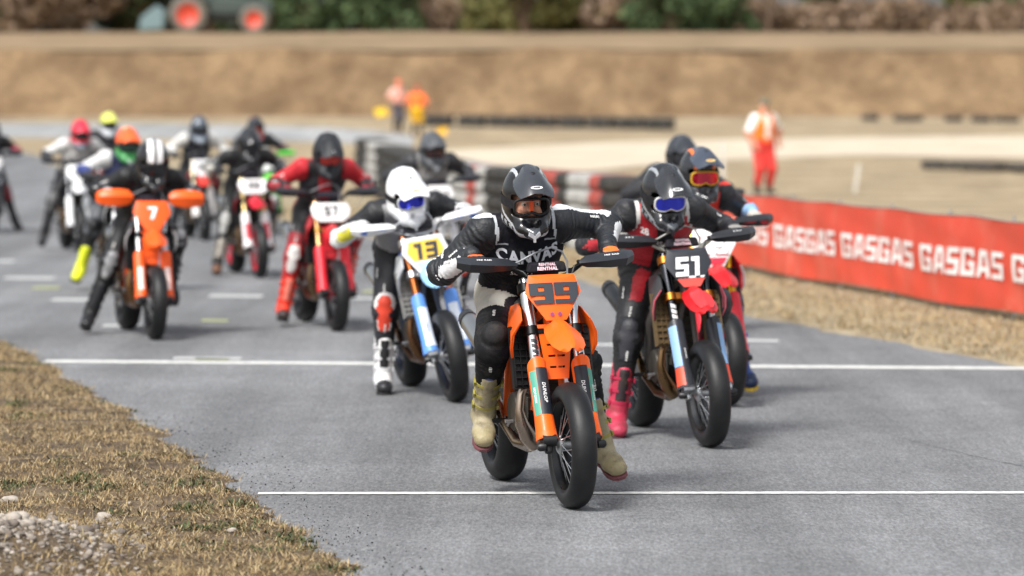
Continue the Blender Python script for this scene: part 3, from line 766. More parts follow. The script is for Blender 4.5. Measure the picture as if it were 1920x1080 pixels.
def peak_mesh(n=11):
    P = np.zeros((6, n, 3)); st = [(.020, .150, .062, .046), (.070, .148, .082, .052), (.120, .137, .092, .050), (.165, .120, .093, .042), (.205, .098, .089, .030), (.228, .080, .080, .020)]
    for i, (x, z, hw, dr) in enumerate(st):
        for j in range(n):
            u = 2 * j / (n - 1) - 1; cz = .005 if abs(u) < .25 else 0; P[i, j] = (x - .012 * max(0, abs(u) - .55) / .45, u * hw, z - dr * max(0, abs(u) - .42) / .58 + cz)
    return MB().grid(P, 0, .004).mesh('peak', 1, 25)

def lens_pts(y, z, lift=0.0):
    return (.122 + lift - 2.6 * y * y - .8 * z * z, y, z - .004 - .0)

def goggle_lens(n=15):
    P = np.zeros((7, n, 3))
    for i in range(7):
        for j in range(n):
            u = 2 * j / (n - 1) - 1; v = 1 - 2 * i / 6; yy = .080 * u * (1 - .10 * v * v); zz = .033 * v
            if v < 0: zz += .014 * -v * math.exp(-(u / .22) ** 2)
            P[i, j] = lens_pts(yy, zz)
    return MB().grid(P[:, ::-1] if False else P, 0, .0015).mesh('lens', 1, 60)

def goggle_frame():
    loop = []
    n = 40
    for i in range(n):
        a = 2 * math.pi * i / n; c, s_ = math.cos(a), math.sin(a); ex = .55
        yy = .084 * math.copysign(abs(c) ** ex, c); zz = .036 * math.copysign(abs(s_) ** ex, s_)
        if s_ < 0: zz += .014 * math.exp(-(yy / .02) ** 2)
        loop.append(lens_pts(yy, zz, -.004))
    P = np.array(loop + loop[:2]); b = MB().tube(P, .0065, 8, False)
    return b.mesh('goggle_frame', 1, 60)

def strap_mesh():
    secs = []
    for i in range(29):
        a = R(42 + (360 - 84) * i / 28); ex = (.136 * math.cos(a) - .015, .118 * math.sin(a))
        sc = 1.028; x, y = (ex[0] + .015) * sc - .015, ex[1] * sc
        secs.append([(x, y, .022), (x, y, -.016)])
    return MB().grid(np.array(secs), 0, -.002).mesh('strap', 1, 60)

def helmet(spec, parent, M, q):
    hd = cached(('helmet', 1 if q == 1 else 2), lambda: helmet_data(.004 if q == 1 else .0065))
    V, Fq = hd; c = V[Fq].mean(1); des = spec.get('design', 'plain')
    me = cached(('helmesh', des, 1 if q == 1 else 2), lambda: fast_mesh('helmet', V, Fq, helmet_zone(c, des), 4))
    cs = spec['hc']; sh = mat if False else (gloss if spec.get('gloss', True) else leather)
    inner = mat('helmet_lining', '#121214', .9)
    o = obj('helmet', me, [sh(cs[0]), sh(cs[1]), sh(cs[2]), inner], parent, M=M)
    if spec.get('peak', True):
        pk = obj('peak', cached('peak', peak_mesh), sh(spec.get('peakc', cs[0])), o)
        if spec.get('logo'):
            t, cc, bc = spec['logo']
            def pm(lift): return lambda u, v: (.205 - v * .86, u, .0985 + .005 + v * .50 + lift)
            el = ([(.030 * math.cos(a), .0095 * math.sin(a)) for a in [2 * math.pi * i / 20 for i in range(20)]], [tuple(range(20))])
            letter_obj('logo_oval', el, pm(.004), printed(bc), pk)
            letter_obj('logo_text', font_text(t, .009, .05, 0, 1.05), pm(.0055), printed(cc), pk)
        def trim(u0, u1):
            st = [(.020, .150, .062, .046), (.070, .148, .082, .052), (.120, .137, .092, .050), (.165, .120, .093, .042), (.205, .098, .089, .030), (.228, .080, .080, .020)]
            return MB().grid(np.array([[(x - .012 * max(0, abs(u) - .55) / .45, u * hw, z - dr * max(0, abs(u) - .42) / .58 + .0022) for u in (u0, u1)] for x, z, hw, dr in st][1:])).mesh('trim', 1, 60)
        if spec.get('trimc'):
            for kk, (u0, u1) in enumerate(((.44, .52), (-.52, -.44), (.86, .97), (-.97, -.86))): obj('peak_stripe', cached(('ptrim', kk), lambda: trim(u0, u1)), gloss(spec['trimc'][kk // 2]), pk)
        def knob(): return MB().lathe([(.0, 0), (.011, 0), (.011, .004), (.006, .006), (0, .006)], (0, 0, 0), 14, 'z').mesh('k', 1, 40)
        obj('vent_screw', cached('knob', knob), M_BLACK(), pk, M=mat4(basis((.9, 0, -.25), (.25, 0, .9)), (.115, 0, .1445)))
    ln = spec.get('lens', '#222222')
    if ln == 'clear':
        if 'lens_clear' not in MATS:
            m = bpy.data.materials.new('lens_clear'); m.use_nodes = True; b = m.node_tree.nodes['Principled BSDF']
            b.inputs['Base Color'].default_value = (.95, .95, .95, 1); b.inputs['Transmission Weight'].default_value = 1; b.inputs['IOR'].default_value = 1.12; b.inputs['Roughness'].default_value = .01; MATS['lens_clear'] = m
        lm = MATS['lens_clear']
    else: lm = mat('lens_' + ln, ln, .08, .75, .12, 12, coat=1, rvar=.04)
    g = obj('goggles', cached('gframe', goggle_frame), plastic(spec.get('frame', '#202124')), o)
    obj('lens', cached('glens', goggle_lens), lm, g)
    obj('strap', cached('gstrap', strap_mesh), cloth(spec.get('strap', '#232327')), g)
    def vent():
        b = MB()
        for s_ in (1, -1):
            b.prism([(.004 * s_, -.018), (.030 * s_, -.002), (.026 * s_, .012), (.004 * s_, .002)][::s_], (.193, 0, -.108), (-.15, 1, 0), (0, 0, 1), .012)
        b.box((.188, 0, -.125), (.012, .012, .03)); return b.mesh('v', 1, 0)
    obj('chin_vent', cached('cvent', vent), plastic(spec.get('vent', '#9fa3a8')), o)
    if spec.get('face'):
        def face():
            s = Sdf(.005); s.cone('f', (-.01, 0, .02), (.005, 0, -.03), .088, .075, w=np.array([0, 1.0, 0]), ws=.86)
            s.cone('n', (.088, 0, .0), (.100, 0, -.030), .009, .013, .012); s.cone('brow', (.082, -.035, .020), (.082, .035, .020), .011, .011, .012)
            s.cone('cl', (.070, .035, -.028), (.062, .045, -.05), .02, .02, .02); s.cone('cr', (.070, -.035, -.028), (.062, -.045, -.05), .02, .02, .02)
            V, Fq = s.build(); return fast_mesh('face', V, Fq)
        fo = obj('face', cached('face', face), mat('skin', '#d69c82', .5, 0, .1, 30), o)
        for sg in (1, -1):
            e = obj('eye', cached('eye', lambda: MB().lathe([(0, -.0125)] + [(.0125 * math.sin(R(a)), -.0125 * math.cos(R(a))) for a in range(20, 180, 20)] + [(0, .0125)], n=14, axis='x').mesh('eye', 1, 60)), mat('eye_white', '#ddd8d2', .2), fo, (.079, .031 * sg, .002))
            obj('iris', cached('iris', lambda: MB().lathe([(0, .0134), (.0062, .0112), (.0062, .0105), (0, .0105)], n=12, axis='x').mesh('iris', 1, 60)), mat('iris', '#2c2118', .2), e, (.0003, 0, 0))
        obj('nose_strip', cached('nstrip', lambda: MB().grid(np.array([[(.110 - abs(y) * .3 + dx, y, z) for y in (-.010, 0, .010)] for z, dx in ((.030, -.008), (.01, -.003), (-.01, .0), (-.030, .002))]), 0, .002).mesh('ns', 1, 60)), mat('orange_strip', '#ff5a1c', .5), g)
    return o

# --- glove: canonical, closed round a grip along y through the origin, wrist towards -x; s=+1 thumb on the -y side (left hand)
def glove_data(h, closed=True):
    s = Sdf(h)
    s.cone('cuff', (-.135, 0, .022), (-.085, 0, .026), .036, .033, .01)
    s.cone('wrist', (-.085, 0, .026), (-.055, 0, .030), .030, .028, .015)
    for y in (-.026, 0, .026): s.cone('palm', (-.055, y * .8, .028), (-.004, y, .031), .018, .016, .02)
    for i, y in enumerate((-.034, -.0115, .0115, .034)):
        r = (.0105, .0112, .0108, .0095)[i]; ex = (0, .003, .002, -.004)[i]
        if closed: ch = [(-.004, y, .033), (.030 + ex, y, .022), (.038 + ex, y, -.006), (.016, y, -.027)]
        else: ch = [(-.004, y, .030), (.030 + ex, y * 1.1, .020), (.048 + ex, y * 1.1, -.002), (.050 + ex, y, -.024)]
        for k in range(3): s.cone('finger', ch[k], ch[k + 1], r, r * .95, .004)
    s.cone('thumb', (-.050, -.030, .018), (-.030, -.046, -.004), .014, .012, .012); s.cone('thumb', (-.030, -.046, -.004), (.004, -.040, -.024), .012, .010, .005)
    return s.build()
def glove_mesh(sgn, q, closed=True):
    V, Fq = cached(('glove', q, closed), lambda: glove_data(.005 if q == 1 else .0075, closed))
    if sgn < 0: V = V * np.array([1, -1, 1]); Fq = Fq[:, ::-1]
    c = V[Fq].mean(1); z = np.zeros(len(Fq), int); z[c[:, 0] < -.098] = 1; z[(np.abs(c[:, 0] + .115) < .009)] = 2; z[(c[:, 0] > -.03) & (c[:, 0] < .012) & (c[:, 2] > .04)] = 2
    return fast_mesh('glove', V, Fq, z, 3)

# --- boot: canonical, ankle at the origin, shaft up +z, toe +x
def boot_data(h, flex):
    s = Sdf(h); c, sn = math.cos(R(flex)), math.sin(R(flex))
    rt = lambda p: np.array([p[0] * c - p[2] * sn * -1 * -1 if False else p[0] * c + p[2] * sn, p[1], -p[0] * sn + p[2] * c])
    s.cone('shaft', (0, 0, .02), (-.008, 0, .29), .054, .067, .03)
    s.cone('calf', (-.024, 0, .15), (-.022, 0, .25), .046, .050, .03)
    s.cone('ankle', (0, 0, .03), rt((.0, 0, -.02)), .056, .054, .03)
    s.cone('heel', rt((-.045, 0, -.055)), rt((.0, 0, -.045)), .040, .046, .025)
    s.cone('foot', rt((.0, 0, -.035)), rt((.11, 0, -.052)), .050, .042, .03, w=np.array([0, 1.0, 0]), ws=1.15)
    s.cone('toe', rt((.11, 0, -.055)), rt((.165, 0, -.060)), .044, .038, .02, w=np.array([0, 1.0, 0]), ws=1.3)
    s.cone('shin_plate', (.034, 0, .08), (.034, 0, .24), .034, .042, .012)
    n = rt((0, 0, 1)); n = n  # sole plane
    def post(Fv, X, Y, Z): return np.maximum(Fv, -(X * n[0] + Z * n[2] + .098))
    V, Fq = s.build(post); return V, Fq, n
def boot_mesh(flex, q):
    V, Fq, n = cached(('bootd', flex, 1 if q == 1 else 2), lambda: boot_data(.007 if q == 1 else .011, flex))
    c = V[Fq].mean(1); hgt = c @ n; z = np.zeros(len(Fq), int)
    fx = c - np.outer(hgt, n); f = c @ np.array([n[2], 0, -n[0]])
    z[(c[:, 0] > .045) & (c[:, 2] > .07) & (np.abs(c[:, 1]) < .030)] = 1
    z[(c[:, 2] > .255)] = 2; z[(f > .125) & (hgt < .0)] = 3; z[hgt < -.082] = 4
    return fast_mesh('boot', V, Fq, z, 5)
def sole_mesh(flex):
    c, sn = math.cos(R(flex)), math.sin(R(flex)); ol = [(-.088, .018), (-.075, .034), (-.03, .038), (.03, .036), (.09, .049), (.14, .053), (.18, .042), (.203, .018)]
    ol = [(x, y) for x, y in ol] + [(x, -y) for x, y in ol[::-1]]
    sec = lambda z, g: [((x * g) * c + z * sn, y * g, -(x * g) * sn + z * c) for x, y in ol]
    return MB().loft([sec(-.112, .94), sec(-.108, 1.0), sec(-.094, 1.0), sec(-.088, .96)]).mesh('sole', 1, 40)
def boot_straps(k):
    b = MB(); z = (.045, .115, .19)[k]; r = (.058, .060, .064)[k]
    ring = [(math.cos(a) * r * 1.02 - .003 + (.006 if math.cos(a) > 0 else -.010 * (k > 0)), math.sin(a) * r * 1.0, z + .012 * math.cos(a)) for a in [R(-140 + 280 * i / 16) for i in range(17)]]
    P = np.array([[(p[0], p[1], p[2] + .008), (p[0], p[1], p[2] - .008)] for p in ring]); b.grid(P, 0, -.003)
    return b.box((.02, -r * 1.04, z + .004), (.034, .010, .026)).box((.02, r * 1.04, z + .004), (.034, .010, .026)).mesh('strap', 1, 40)

def wr(P, seed):   # cheap smooth noise
    x, y, z = P[:, 0] + seed, P[:, 1] * 1.1 + seed * .7, P[:, 2]
    return (np.sin(31 * x + 2.3 * np.sin(19 * y) + 1.7 * np.sin(23 * z)) + np.sin(37 * y + 2.1 * np.sin(21 * z + seed)) + np.sin(29 * z + 2.2 * np.sin(17 * x))) / 3

def figure(J, parent, off, spec, q, lay):
    """body as one skinned surface from joints J; spec['suit'] maps zones to colours"""
    h = {1: .007, 2: .012, 3: .018}[q]; s = Sdf(h); b = spec.get('bulk', 1.07); w = unit(np.asarray(J['sL']) - np.asarray(J['sR'])); hw = unit(np.asarray(J['hL']) - np.asarray(J['hR']))
    P, C, N, H = J['P'], J['C'], J['N'], J['H']; mid = P * .5 + C * .5
    s.cone('pelvis', P + hw * .07, P - hw * .07, .118 * b, .118 * b, .05)
    s.cone('waist', P, mid, .112 * b, .118 * b, .06, w, 1.28); s.cone('chest', mid, C, .122 * b, .128 * b, .06, w, 1.36)
    s.cone('chest', C, N * .75 + C * .25, .118 * b, .080 * b, .06, w, 1.4); s.cone('girdle', J['sL'], J['sR'], .064 * b, .064 * b, .05)
    s.cone('neck', N, H, .062, .055, .04)
    for k in 'LR':
        S_, E, W_ = J['s' + k], J['e' + k], J['w' + k]; Hp, K, A = J['h' + k], J['k' + k], J['a' + k]
        s.cone('uarm' + k, S_, E, .072 * b, .056 * b, .045); s.cone('farm' + k, E, W_, .058 * b, .038 * b, .03)
        s.cone('thigh' + k, Hp, K, .104 * b, .078 * b, .05); s.cone('shin' + k, K, K * .45 + A * .55, .076 * b, .055 * b, .035); s.cone('shin' + k, K * .45 + A * .55, A, .050, .042, .02); s.cone('shin' + k, K * .8 + A * .2 + J['back' + k] * .02, K * .6 + A * .4 + J['back' + k] * .016, .052 * b, .046 * b, .03)
        if spec.get('armor', True):
            ud = unit(E - S_); out = unit(J['out' + k] + np.array([0, 0, .55])); s.cone('pad' + k, S_ + out * .032 - ud * .01, S_ + out * .030 + ud * .075, .047, .042, .010)
            fwd = J['kf' + k]; kd = unit(A - K); s.cone('knee' + k, K + fwd * .024 - kd * .06, K + fwd * .028 + kd * .095, .066, .054, .010)
            s.cone('elbow' + k, E + J['ef' + k] * .014 - unit(E - S_) * .02, E + J['ef' + k] * .012 + unit(W_ - E) * .07, .050, .042, .010)
    V, Fq = s.build(); N_, _ = normals(V, Fq); pid, t = s.ids(V); names = np.array([p[0] for p in s.p]); nm = names[pid]
    # folds: across the limb near the joints, loose noise elsewhere
    Vn = V.copy()
    for _ in range(3): Vn = relax(Vn, Fq, 1, .5)
    fns = normals(Vn, Fq)[1]; amp = np.full(len(V), .0022); ph = np.zeros(len(V)); L = np.array([np.linalg.norm(p[2] - p[1]) for p in s.p])[pid]
    for key, tj, wd, A in (('uarm', 1, .4, .0085), ('farm', 0, .35, .007), ('farm', 1, .25, .005), ('thigh', 0, .35, .009), ('thigh', 1, .3, .007), ('shin', .3, .3, .007), ('waist', .2, .6, .008), ('uarm', 0, .25, .006), ('chest', .1, .3, .004)):
        mk = np.char.startswith(nm, key); g = A * np.exp(-((t - tj) / wd) ** 2); amp[mk] = np.maximum(amp[mk], g[mk])
    for key in ('pad', 'knee', 'elbow'): amp[np.char.startswith(nm, key)] = .0006
    nz = wr(V, spec.get('seed', 1) * 1.3); fold = np.sin(t * L / .030 * 2 * math.pi + 4.5 * nz + 3 * V[:, 1])
    V = V + N_ * (amp * (.55 * fold + .6 * nz))[:, None]
    V = relax(V, Fq, 1, .3)
    fn = fns; c = Vn[Fq].mean(1); fid, ft = s.ids(c); fnm = names[fid]
    zn = np.full(len(Fq), 0); zones = ['base']
    S = spec['suit']
    def setz(mask, z):
        if z not in S: return
        if z not in zones: zones.append(z)
        zn[mask] = zones.index(z)
    st = lambda k: np.char.startswith(fnm, k); lw = c @ w
    cw = (c - C) @ w; axis = unit(C - P); front = unit(np.cross(w, axis)); nf = fn @ front
    if front[0] < 0 and J.get('fwdx', True): front = -front; nf = -nf
    tors = st('waist') | st('chest') | st('girdle') | st('neck') | st('pelvis')
    setz(tors, 'torso'); setz(tors & (nf < 0), 'back'); setz(tors & (nf > .2), 'chest'); setz(st('chest') & (np.abs(cw) < .05) & (nf > .1), 'chest_mid')
    setz(st('waist') & (ft < .75), 'waist'); setz(st('pelvis'), 'hips'); setz(st('neck'), 'neck')
    for k in 'LR':
        out = J['out' + k]; no = fn @ out; up = fn[:, 2]
        setz(st('uarm' + k), 'uarm'); setz(st('uarm' + k) & (up > .76), 'arm_stripe'); setz(st('farm' + k), 'farm'); setz(st('farm' + k) & (fn @ J['ef' + k] > .15) & (ft > .1) & (ft < .85), 'farm_panel')
        setz(st('pad' + k), 'pad'); setz(st('elbow' + k), 'elbow'); setz(st('elbow' + k) & (fn @ J['ef' + k] > .55), 'elbow_cap'); setz(st('pad' + k) & (fn @ unit(out + np.array([0.3, 0, .4])) > .8), 'pad_cap')
        setz(st('thigh' + k), 'thigh'); setz(st('thigh' + k) & (no > .45), 'thigh_out'); setz(st('thigh' + k) & (no < -.25), 'thigh_in'); setz(st('thigh' + k) & (ft > .55) & (no > -.25), 'thigh_low')
        setz(st('shin' + k), 'shin'); setz(st('shin' + k) & (no > .55), 'shin_out'); setz(st('knee' + k), 'knee'); setz(st('knee' + k) & (fn @ J['kf' + k] > .72), 'knee_cap')
        d = np.linalg.norm(c - (J['s' + k] + out * .005), axis=1); arm = ~st('uarm' + k) & ~st('farm' + k) & (d < .092) & ~st('pad' + k) & ~st('elbow' + k)
        if 'trim' in S:
            setz(arm & tors, 'uarm'); setz((np.abs(d - .094) < .0075) & tors & (nf > -.3), 'trim')
    me = fast_mesh('body', V, Fq, zn, len(zones))
    mk = leather if spec.get('stuff', 'leather') == 'leather' else cloth
    mats = [(cloth(S[z][1:]) if S[z].startswith('~') else mk(S[z])) for z in zones]
    body = obj('body', me, mats, parent, off)
    bvh = BVHTree.FromPolygons([tuple(v) for v in V], [tuple(f) for f in Fq.tolist()])
    return body, bvh, (C, w, axis, front)

def rider(spec, M, label, group='racing riders on the grid'):
    q = spec.get('q', 2); OFF = Vector((0.85, 0, 0))
    rt = root('person', label, 'person', M @ Matrix.Translation((-.85, 0, 0)), group)
    hs = spec.get('side', 0.0); J = {}; A = np.array
    P = A(spec.get('P', (-.94, 0.0, .99))) + A([0, hs * .35, 0]); C = A(spec.get('C', (-.68, 0, 1.235))) + A([0, hs * .8, 0]); N = A(spec.get('N', (-.565, 0, 1.37))) + A([0, hs, 0])
    H = A(spec.get('H', (-.44, 0, 1.445))) + A([0, hs * 1.15, 0])
    J.update(P=P, C=C, N=N, H=H - A([.05, 0, .05])); tw = spec.get('tilt', 0.0)
    for k, sg in (('L', 1), ('R', -1)):
        J['h' + k] = P + A([.02, .092 * sg, -.02])
        J['s' + k] = N + A([-.035, .19 * sg, -.045 + tw * sg])
        grip = rot_about([A([-.447, .335 * sg, 1.153])], A([-.06, 0, .31]), FU, R(spec.get('steer', 0)))[0]
        ep = A(spec.get('e' + k, (-.75, .55 * sg, -.28)))
        wd0 = unit(J['s' + k] * .45 + (J['s' + k] + ep * .3) * .55 - grip); ga = A([0.02, 1.0, 0]); wd = unit(wd0 - ga * (wd0 @ ga))
        wrist = grip + wd * .082 + A([0, 0, .012])
        E, W_ = ik(J['s' + k], wrist, .30, .255, ep); J['e' + k] = E; J['w' + k] = W_
        wd1 = unit(E - grip); wd1 = unit(wd1 - ga * (wd1 @ ga))
        J['out' + k] = A([0, float(sg), 0]); J['ef' + k] = unit(unit(E - J['s' + k]) + unit(E - W_) + A([0, .3 * sg, 0]))
        foot = A(spec['f' + k]); kp = A(spec.get('kp' + k, (1, .28 * sg, .1)))
        K, An = ik(J['h' + k], foot, .435, .43, kp); J['k' + k] = K; J['a' + k] = An
        J['kf' + k] = unit(unit(K - J['h' + k]) + unit(K - An)); J['back' + k] = -J['kf' + k]
        # glove
        z = unit(np.cross(-wd1, ga)); z = z if z[2] > 0 else -z
        Gm = np.stack([-wd1, np.cross(z, -wd1), z], 1)
        mg = cached(('glovem', sg, 1 if q == 1 else 2), lambda: glove_mesh(sg, 1 if q == 1 else 2)); gc = spec.get('glove', ['#1c1c1e', '#26262a', '#33343a'])
        obj('glove', mg, [leather(gc[0]), leather(gc[1]), leather(gc[2])], rt, M=Matrix.Translation(OFF) @ mat4(Gm, grip - z * .0))
        # boot
        up = unit(K - An); td = A(spec.get('t' + k, (1, .15 * sg, -.25))); ca = float(up @ unit(td)); flex = 25 if ca < -.3 else (10 if ca < 0.1 else -5)
        x = unit(td - up * (td @ up)); Bm = np.stack([x, np.cross(up, x), up], 1); bc = spec.get('boot', ['#222225', '#3a3a3e', '#222225', '#222225', '#111113'])
        mb_ = cached(('bootm', flex, 1 if q == 1 else 2), lambda: boot_mesh(flex, q))
        bo = obj('boot', mb_, [leather(bc[0]), plastic(bc[1]), leather(bc[2]), plastic(bc[3]), mat('sole', '#1a1918', .8)] if not spec.get('bootdirty') else [mat('boot_' + bc[i], bc[i], .55, 0, .15, 30, bump=.35, bscale=70, dirt='#4a3d2c', dirt_amt=.8) for i in range(4)] + [mat('sole_pink', '#8a4a50', .8, dirt='#4a4038', dirt_amt=.7)], rt, M=Matrix.Translation(OFF) @ mat4(Bm, An))
        obj('sole', cached(('sole', flex), lambda: sole_mesh(flex)), mat('sole_' + bc[4], bc[4], .8, dirt='#4a4038', dirt_amt=.6), bo)
        if q < 3:
            for kk in range(3): obj('boot_strap', cached(('bstrap', kk), lambda: boot_straps(kk)), plastic(spec.get('strapc', bc[1])), bo)
    body, bvh, fr = figure(J, rt, OFF, spec, q, None)
    hp = spec.get('hp', 12); hy = spec.get('hy', 0); hr = spec.get('hr', 0)
    Hm = Matrix.Translation(OFF) @ Matrix.Translation(H.tolist()) @ Matrix.Rotation(R(hy), 4, 'Z') @ Matrix.Rotation(R(hr), 4, 'X') @ Matrix.Rotation(R(hp), 4, 'Y') @ Matrix.Diagonal((spec.get('hs', 1.09), spec.get('hs', 1.09) * .96, spec.get('hs', 1.09) * 1.09, 1))
    helmet(spec['helmet'], rt, Hm, q)
    for (vf, du, dv, cc, tilt) in spec.get('prints', []):
        C_, w_, ax_, f_ = fr; d = -(f_ * .8 + ax_ * -.1); cpos = (C_ + N) / 2 + w_ * du + ax_ * dv
        uy = unit(ax_ + w_ * tilt); ux = unit(w_ - ax_ * tilt)
        letter_obj('print', vf(), cast_map(bvh, cpos, ux, uy, d), printed(cc), body)
    if q < 3:
        rr = random.Random(int(spec.get('seed', 1) * 100)); pal = spec.get('logos', ['#d8d8d6', '#d8d8d6', '#b9b9b6'])
        def blocks():
            V, Fc, x = [], [], 0.0
            for _ in range(rr.randint(4, 6)):
                w_ = rr.uniform(.006, .012); k = len(V); y0, y1 = rr.uniform(-.008, -.004), rr.uniform(.005, .009); V += [(x, y0), (x + w_, y0), (x + w_, y1), (x, y1)]; Fc.append((k, k + 1, k + 2, k + 3)); x += w_ + .003
            return [(a - x / 2, b_) for a, b_ in V], Fc
        def logo(a, b_, t, dirn):
            a, b_ = A(a), A(b_); ax = unit(b_ - a); dn = unit(A(dirn, float) - ax * (A(dirn, float) @ ax)); vf = blocks(); ux = ax if ax[1] * 1.0 > 0 or abs(ax[1]) < .3 else -ax
            letter_obj('print', vf, cast_map(bvh, a + (b_ - a) * t, ux, unit(np.cross(dn, ux)), -dn, .006), printed(rr.choice(pal)), body)
        for k, sg in (('L', 1), ('R', -1)):
            logo(J['s' + k], J['e' + k], .55, (.9, 0, .5)); logo(J['e' + k], J['w' + k], .5, (.6, .4 * sg, .3)); logo(J['h' + k], J['k' + k], .45, (.4, .7 * sg, .6)); logo(J['h' + k], J['k' + k], .72, (.9, .3 * sg, .5)); logo(J['k' + k], J['a' + k], .22, (1, .2 * sg, 0))
    return rt

# --- bystander on foot, facing angle in degrees (0 = towards camera)
def bystander(name_label, pos, face, spec, group=None, hscale=1.0):
    A = np.array; OFF = Vector((0, 0, 0)); q = 3
    M = Matrix.Translation(pos) @ Matrix.Rotation(R(-90 + face), 4, 'Z') @ Matrix.Scale(hscale, 4)
    rt = root('person', name_label, 'person', M, group); J = {}
    ln = spec.get('lean', 0.0); sit = spec.get('sit', False); pz = .60 if sit else .93
    P = A([0, 0, pz]); C = A([.02 + ln * .6, 0, pz + .33]); N = A([.02 + ln, 0, pz + .52]); H = A([.06 + ln * 1.2, 0, pz + .70])
    J.update(P=P, C=C, N=N, H=H - A([.0, 0, .04]))
    for k, sg in (('L', 1), ('R', -1)):
        J['h' + k] = P + A([0, .09 * sg, -.02]); J['s' + k] = N + A([0, .185 * sg, -.05]); wrist = A(spec['w' + k])
        J['e' + k], J['w' + k] = ik(J['s' + k], wrist, .29, .26, A([-.6, .8 * sg, -.1]))
        J['out' + k] = A([0, float(sg), 0]); J['ef' + k] = unit(A([-.4, sg, 0]))
        foot = A([.02 if not sit else .30, .13 * sg, .09]); J['k' + k], J['a' + k] = ik(J['h' + k], foot, .43, .42, A([1, .1 * sg, 0.2])); J['kf' + k] = A([1.0, 0, 0]); J['back' + k] = A([-1.0, 0, 0])
        V, Fq = cached(('glove', 2, False), lambda: glove_data(.0075, False))
        dirn = unit(J['w' + k] - J['e' + k]); zz = unit(np.cross(dirn, A([0, 1.0, 0]))); Gm = np.stack([dirn, np.cross(zz, dirn), zz], 1)
        obj('hand', cached(('handm', sg), lambda: glove_mesh(sg, 2, False)), [mat('skin', '#d69c82', .5, 0, .1, 30)] * 3, rt, M=mat4(Gm * .9, J['w' + k] + dirn * .07))
        obj('shoe', cached(('shoe',), lambda: boot_mesh(-5, 3)), [cloth(spec.get('shoe', '#4a4038'))] * 4 + [mat('sole', '#1a1918', .8)], rt, M=mat4(np.stack([A([1, .1 * sg, 0]), A([-.1 * sg, 1, 0]), A([0, 0, .75])], 1), J['a' + k]))
    body, bvh, fr = figure(J, rt, OFF, dict(suit=spec['suit'], armor=False, stuff='cloth', bulk=spec.get('bulk', 1.05), seed=3), 3, None)
    def head():
        s = Sdf(.009); s.cone('h', (-.01, 0, .03), (.01, 0, -.03), .092, .078, .03); s.cone('j', (.02, 0, -.06), (.05, 0, -.085), .05, .035, .03); s.cone('n', (.088, 0, .0), (.102, 0, -.025), .011, .015, .01)
        s.cone('eL', (-.005, .078, .0), (-.005, .082, -.03), .016, .012, .008); s.cone('eR', (-.005, -.078, .0), (-.005, -.082, -.03), .016, .012, .008)
        s.cone('m', (.075, -.018, -.055), (.075, .018, -.055), .012, .012, .006)
        V, Fq = s.build(); c = V[Fq].mean(1); z = np.zeros(len(Fq), int); z[(c[:, 2] > .03 + .5 * np.maximum(c[:, 0], -.04)) & (c[:, 0] < .07)] = 1; z[(c[:, 0] > .08) & (np.abs(np.abs(c[:, 1]) - .03) < .012) & (np.abs(c[:, 2] - .008) < .008)] = 1
        return fast_mesh('head', V, Fq, z, 2)
    hd = obj('head', cached('bhead', head), [mat('skin', '#d69c82', .5, 0, .1, 30), cloth(spec.get('hair', '#2c2018'))], rt, H.tolist())
    if spec.get('cap'):
        def cap():
            b = MB().loft([[(.103 * s_ * math.cos(a) - .008, .098 * s_ * math.sin(a), z) for a in [2 * math.pi * i / 18 for i in range(18)]] for s_, z in ((1, .035), (1.02, .06), (.95, .095), (.7, .125), (.3, .138))])
            return b.grid(np.array([[(.085 + .09 * u * (1 - .4 * v * v), .085 * v * (1 - .1 * u), .048 - .018 * u - .02 * v * v) for v in (-1, -.5, 0, .5, 1)] for u in (0, .5, 1)]), 0, -.006).mesh('cap', 1, 40)
        obj('cap', cached('cap', cap), cloth(spec['cap']), hd)
    return rt
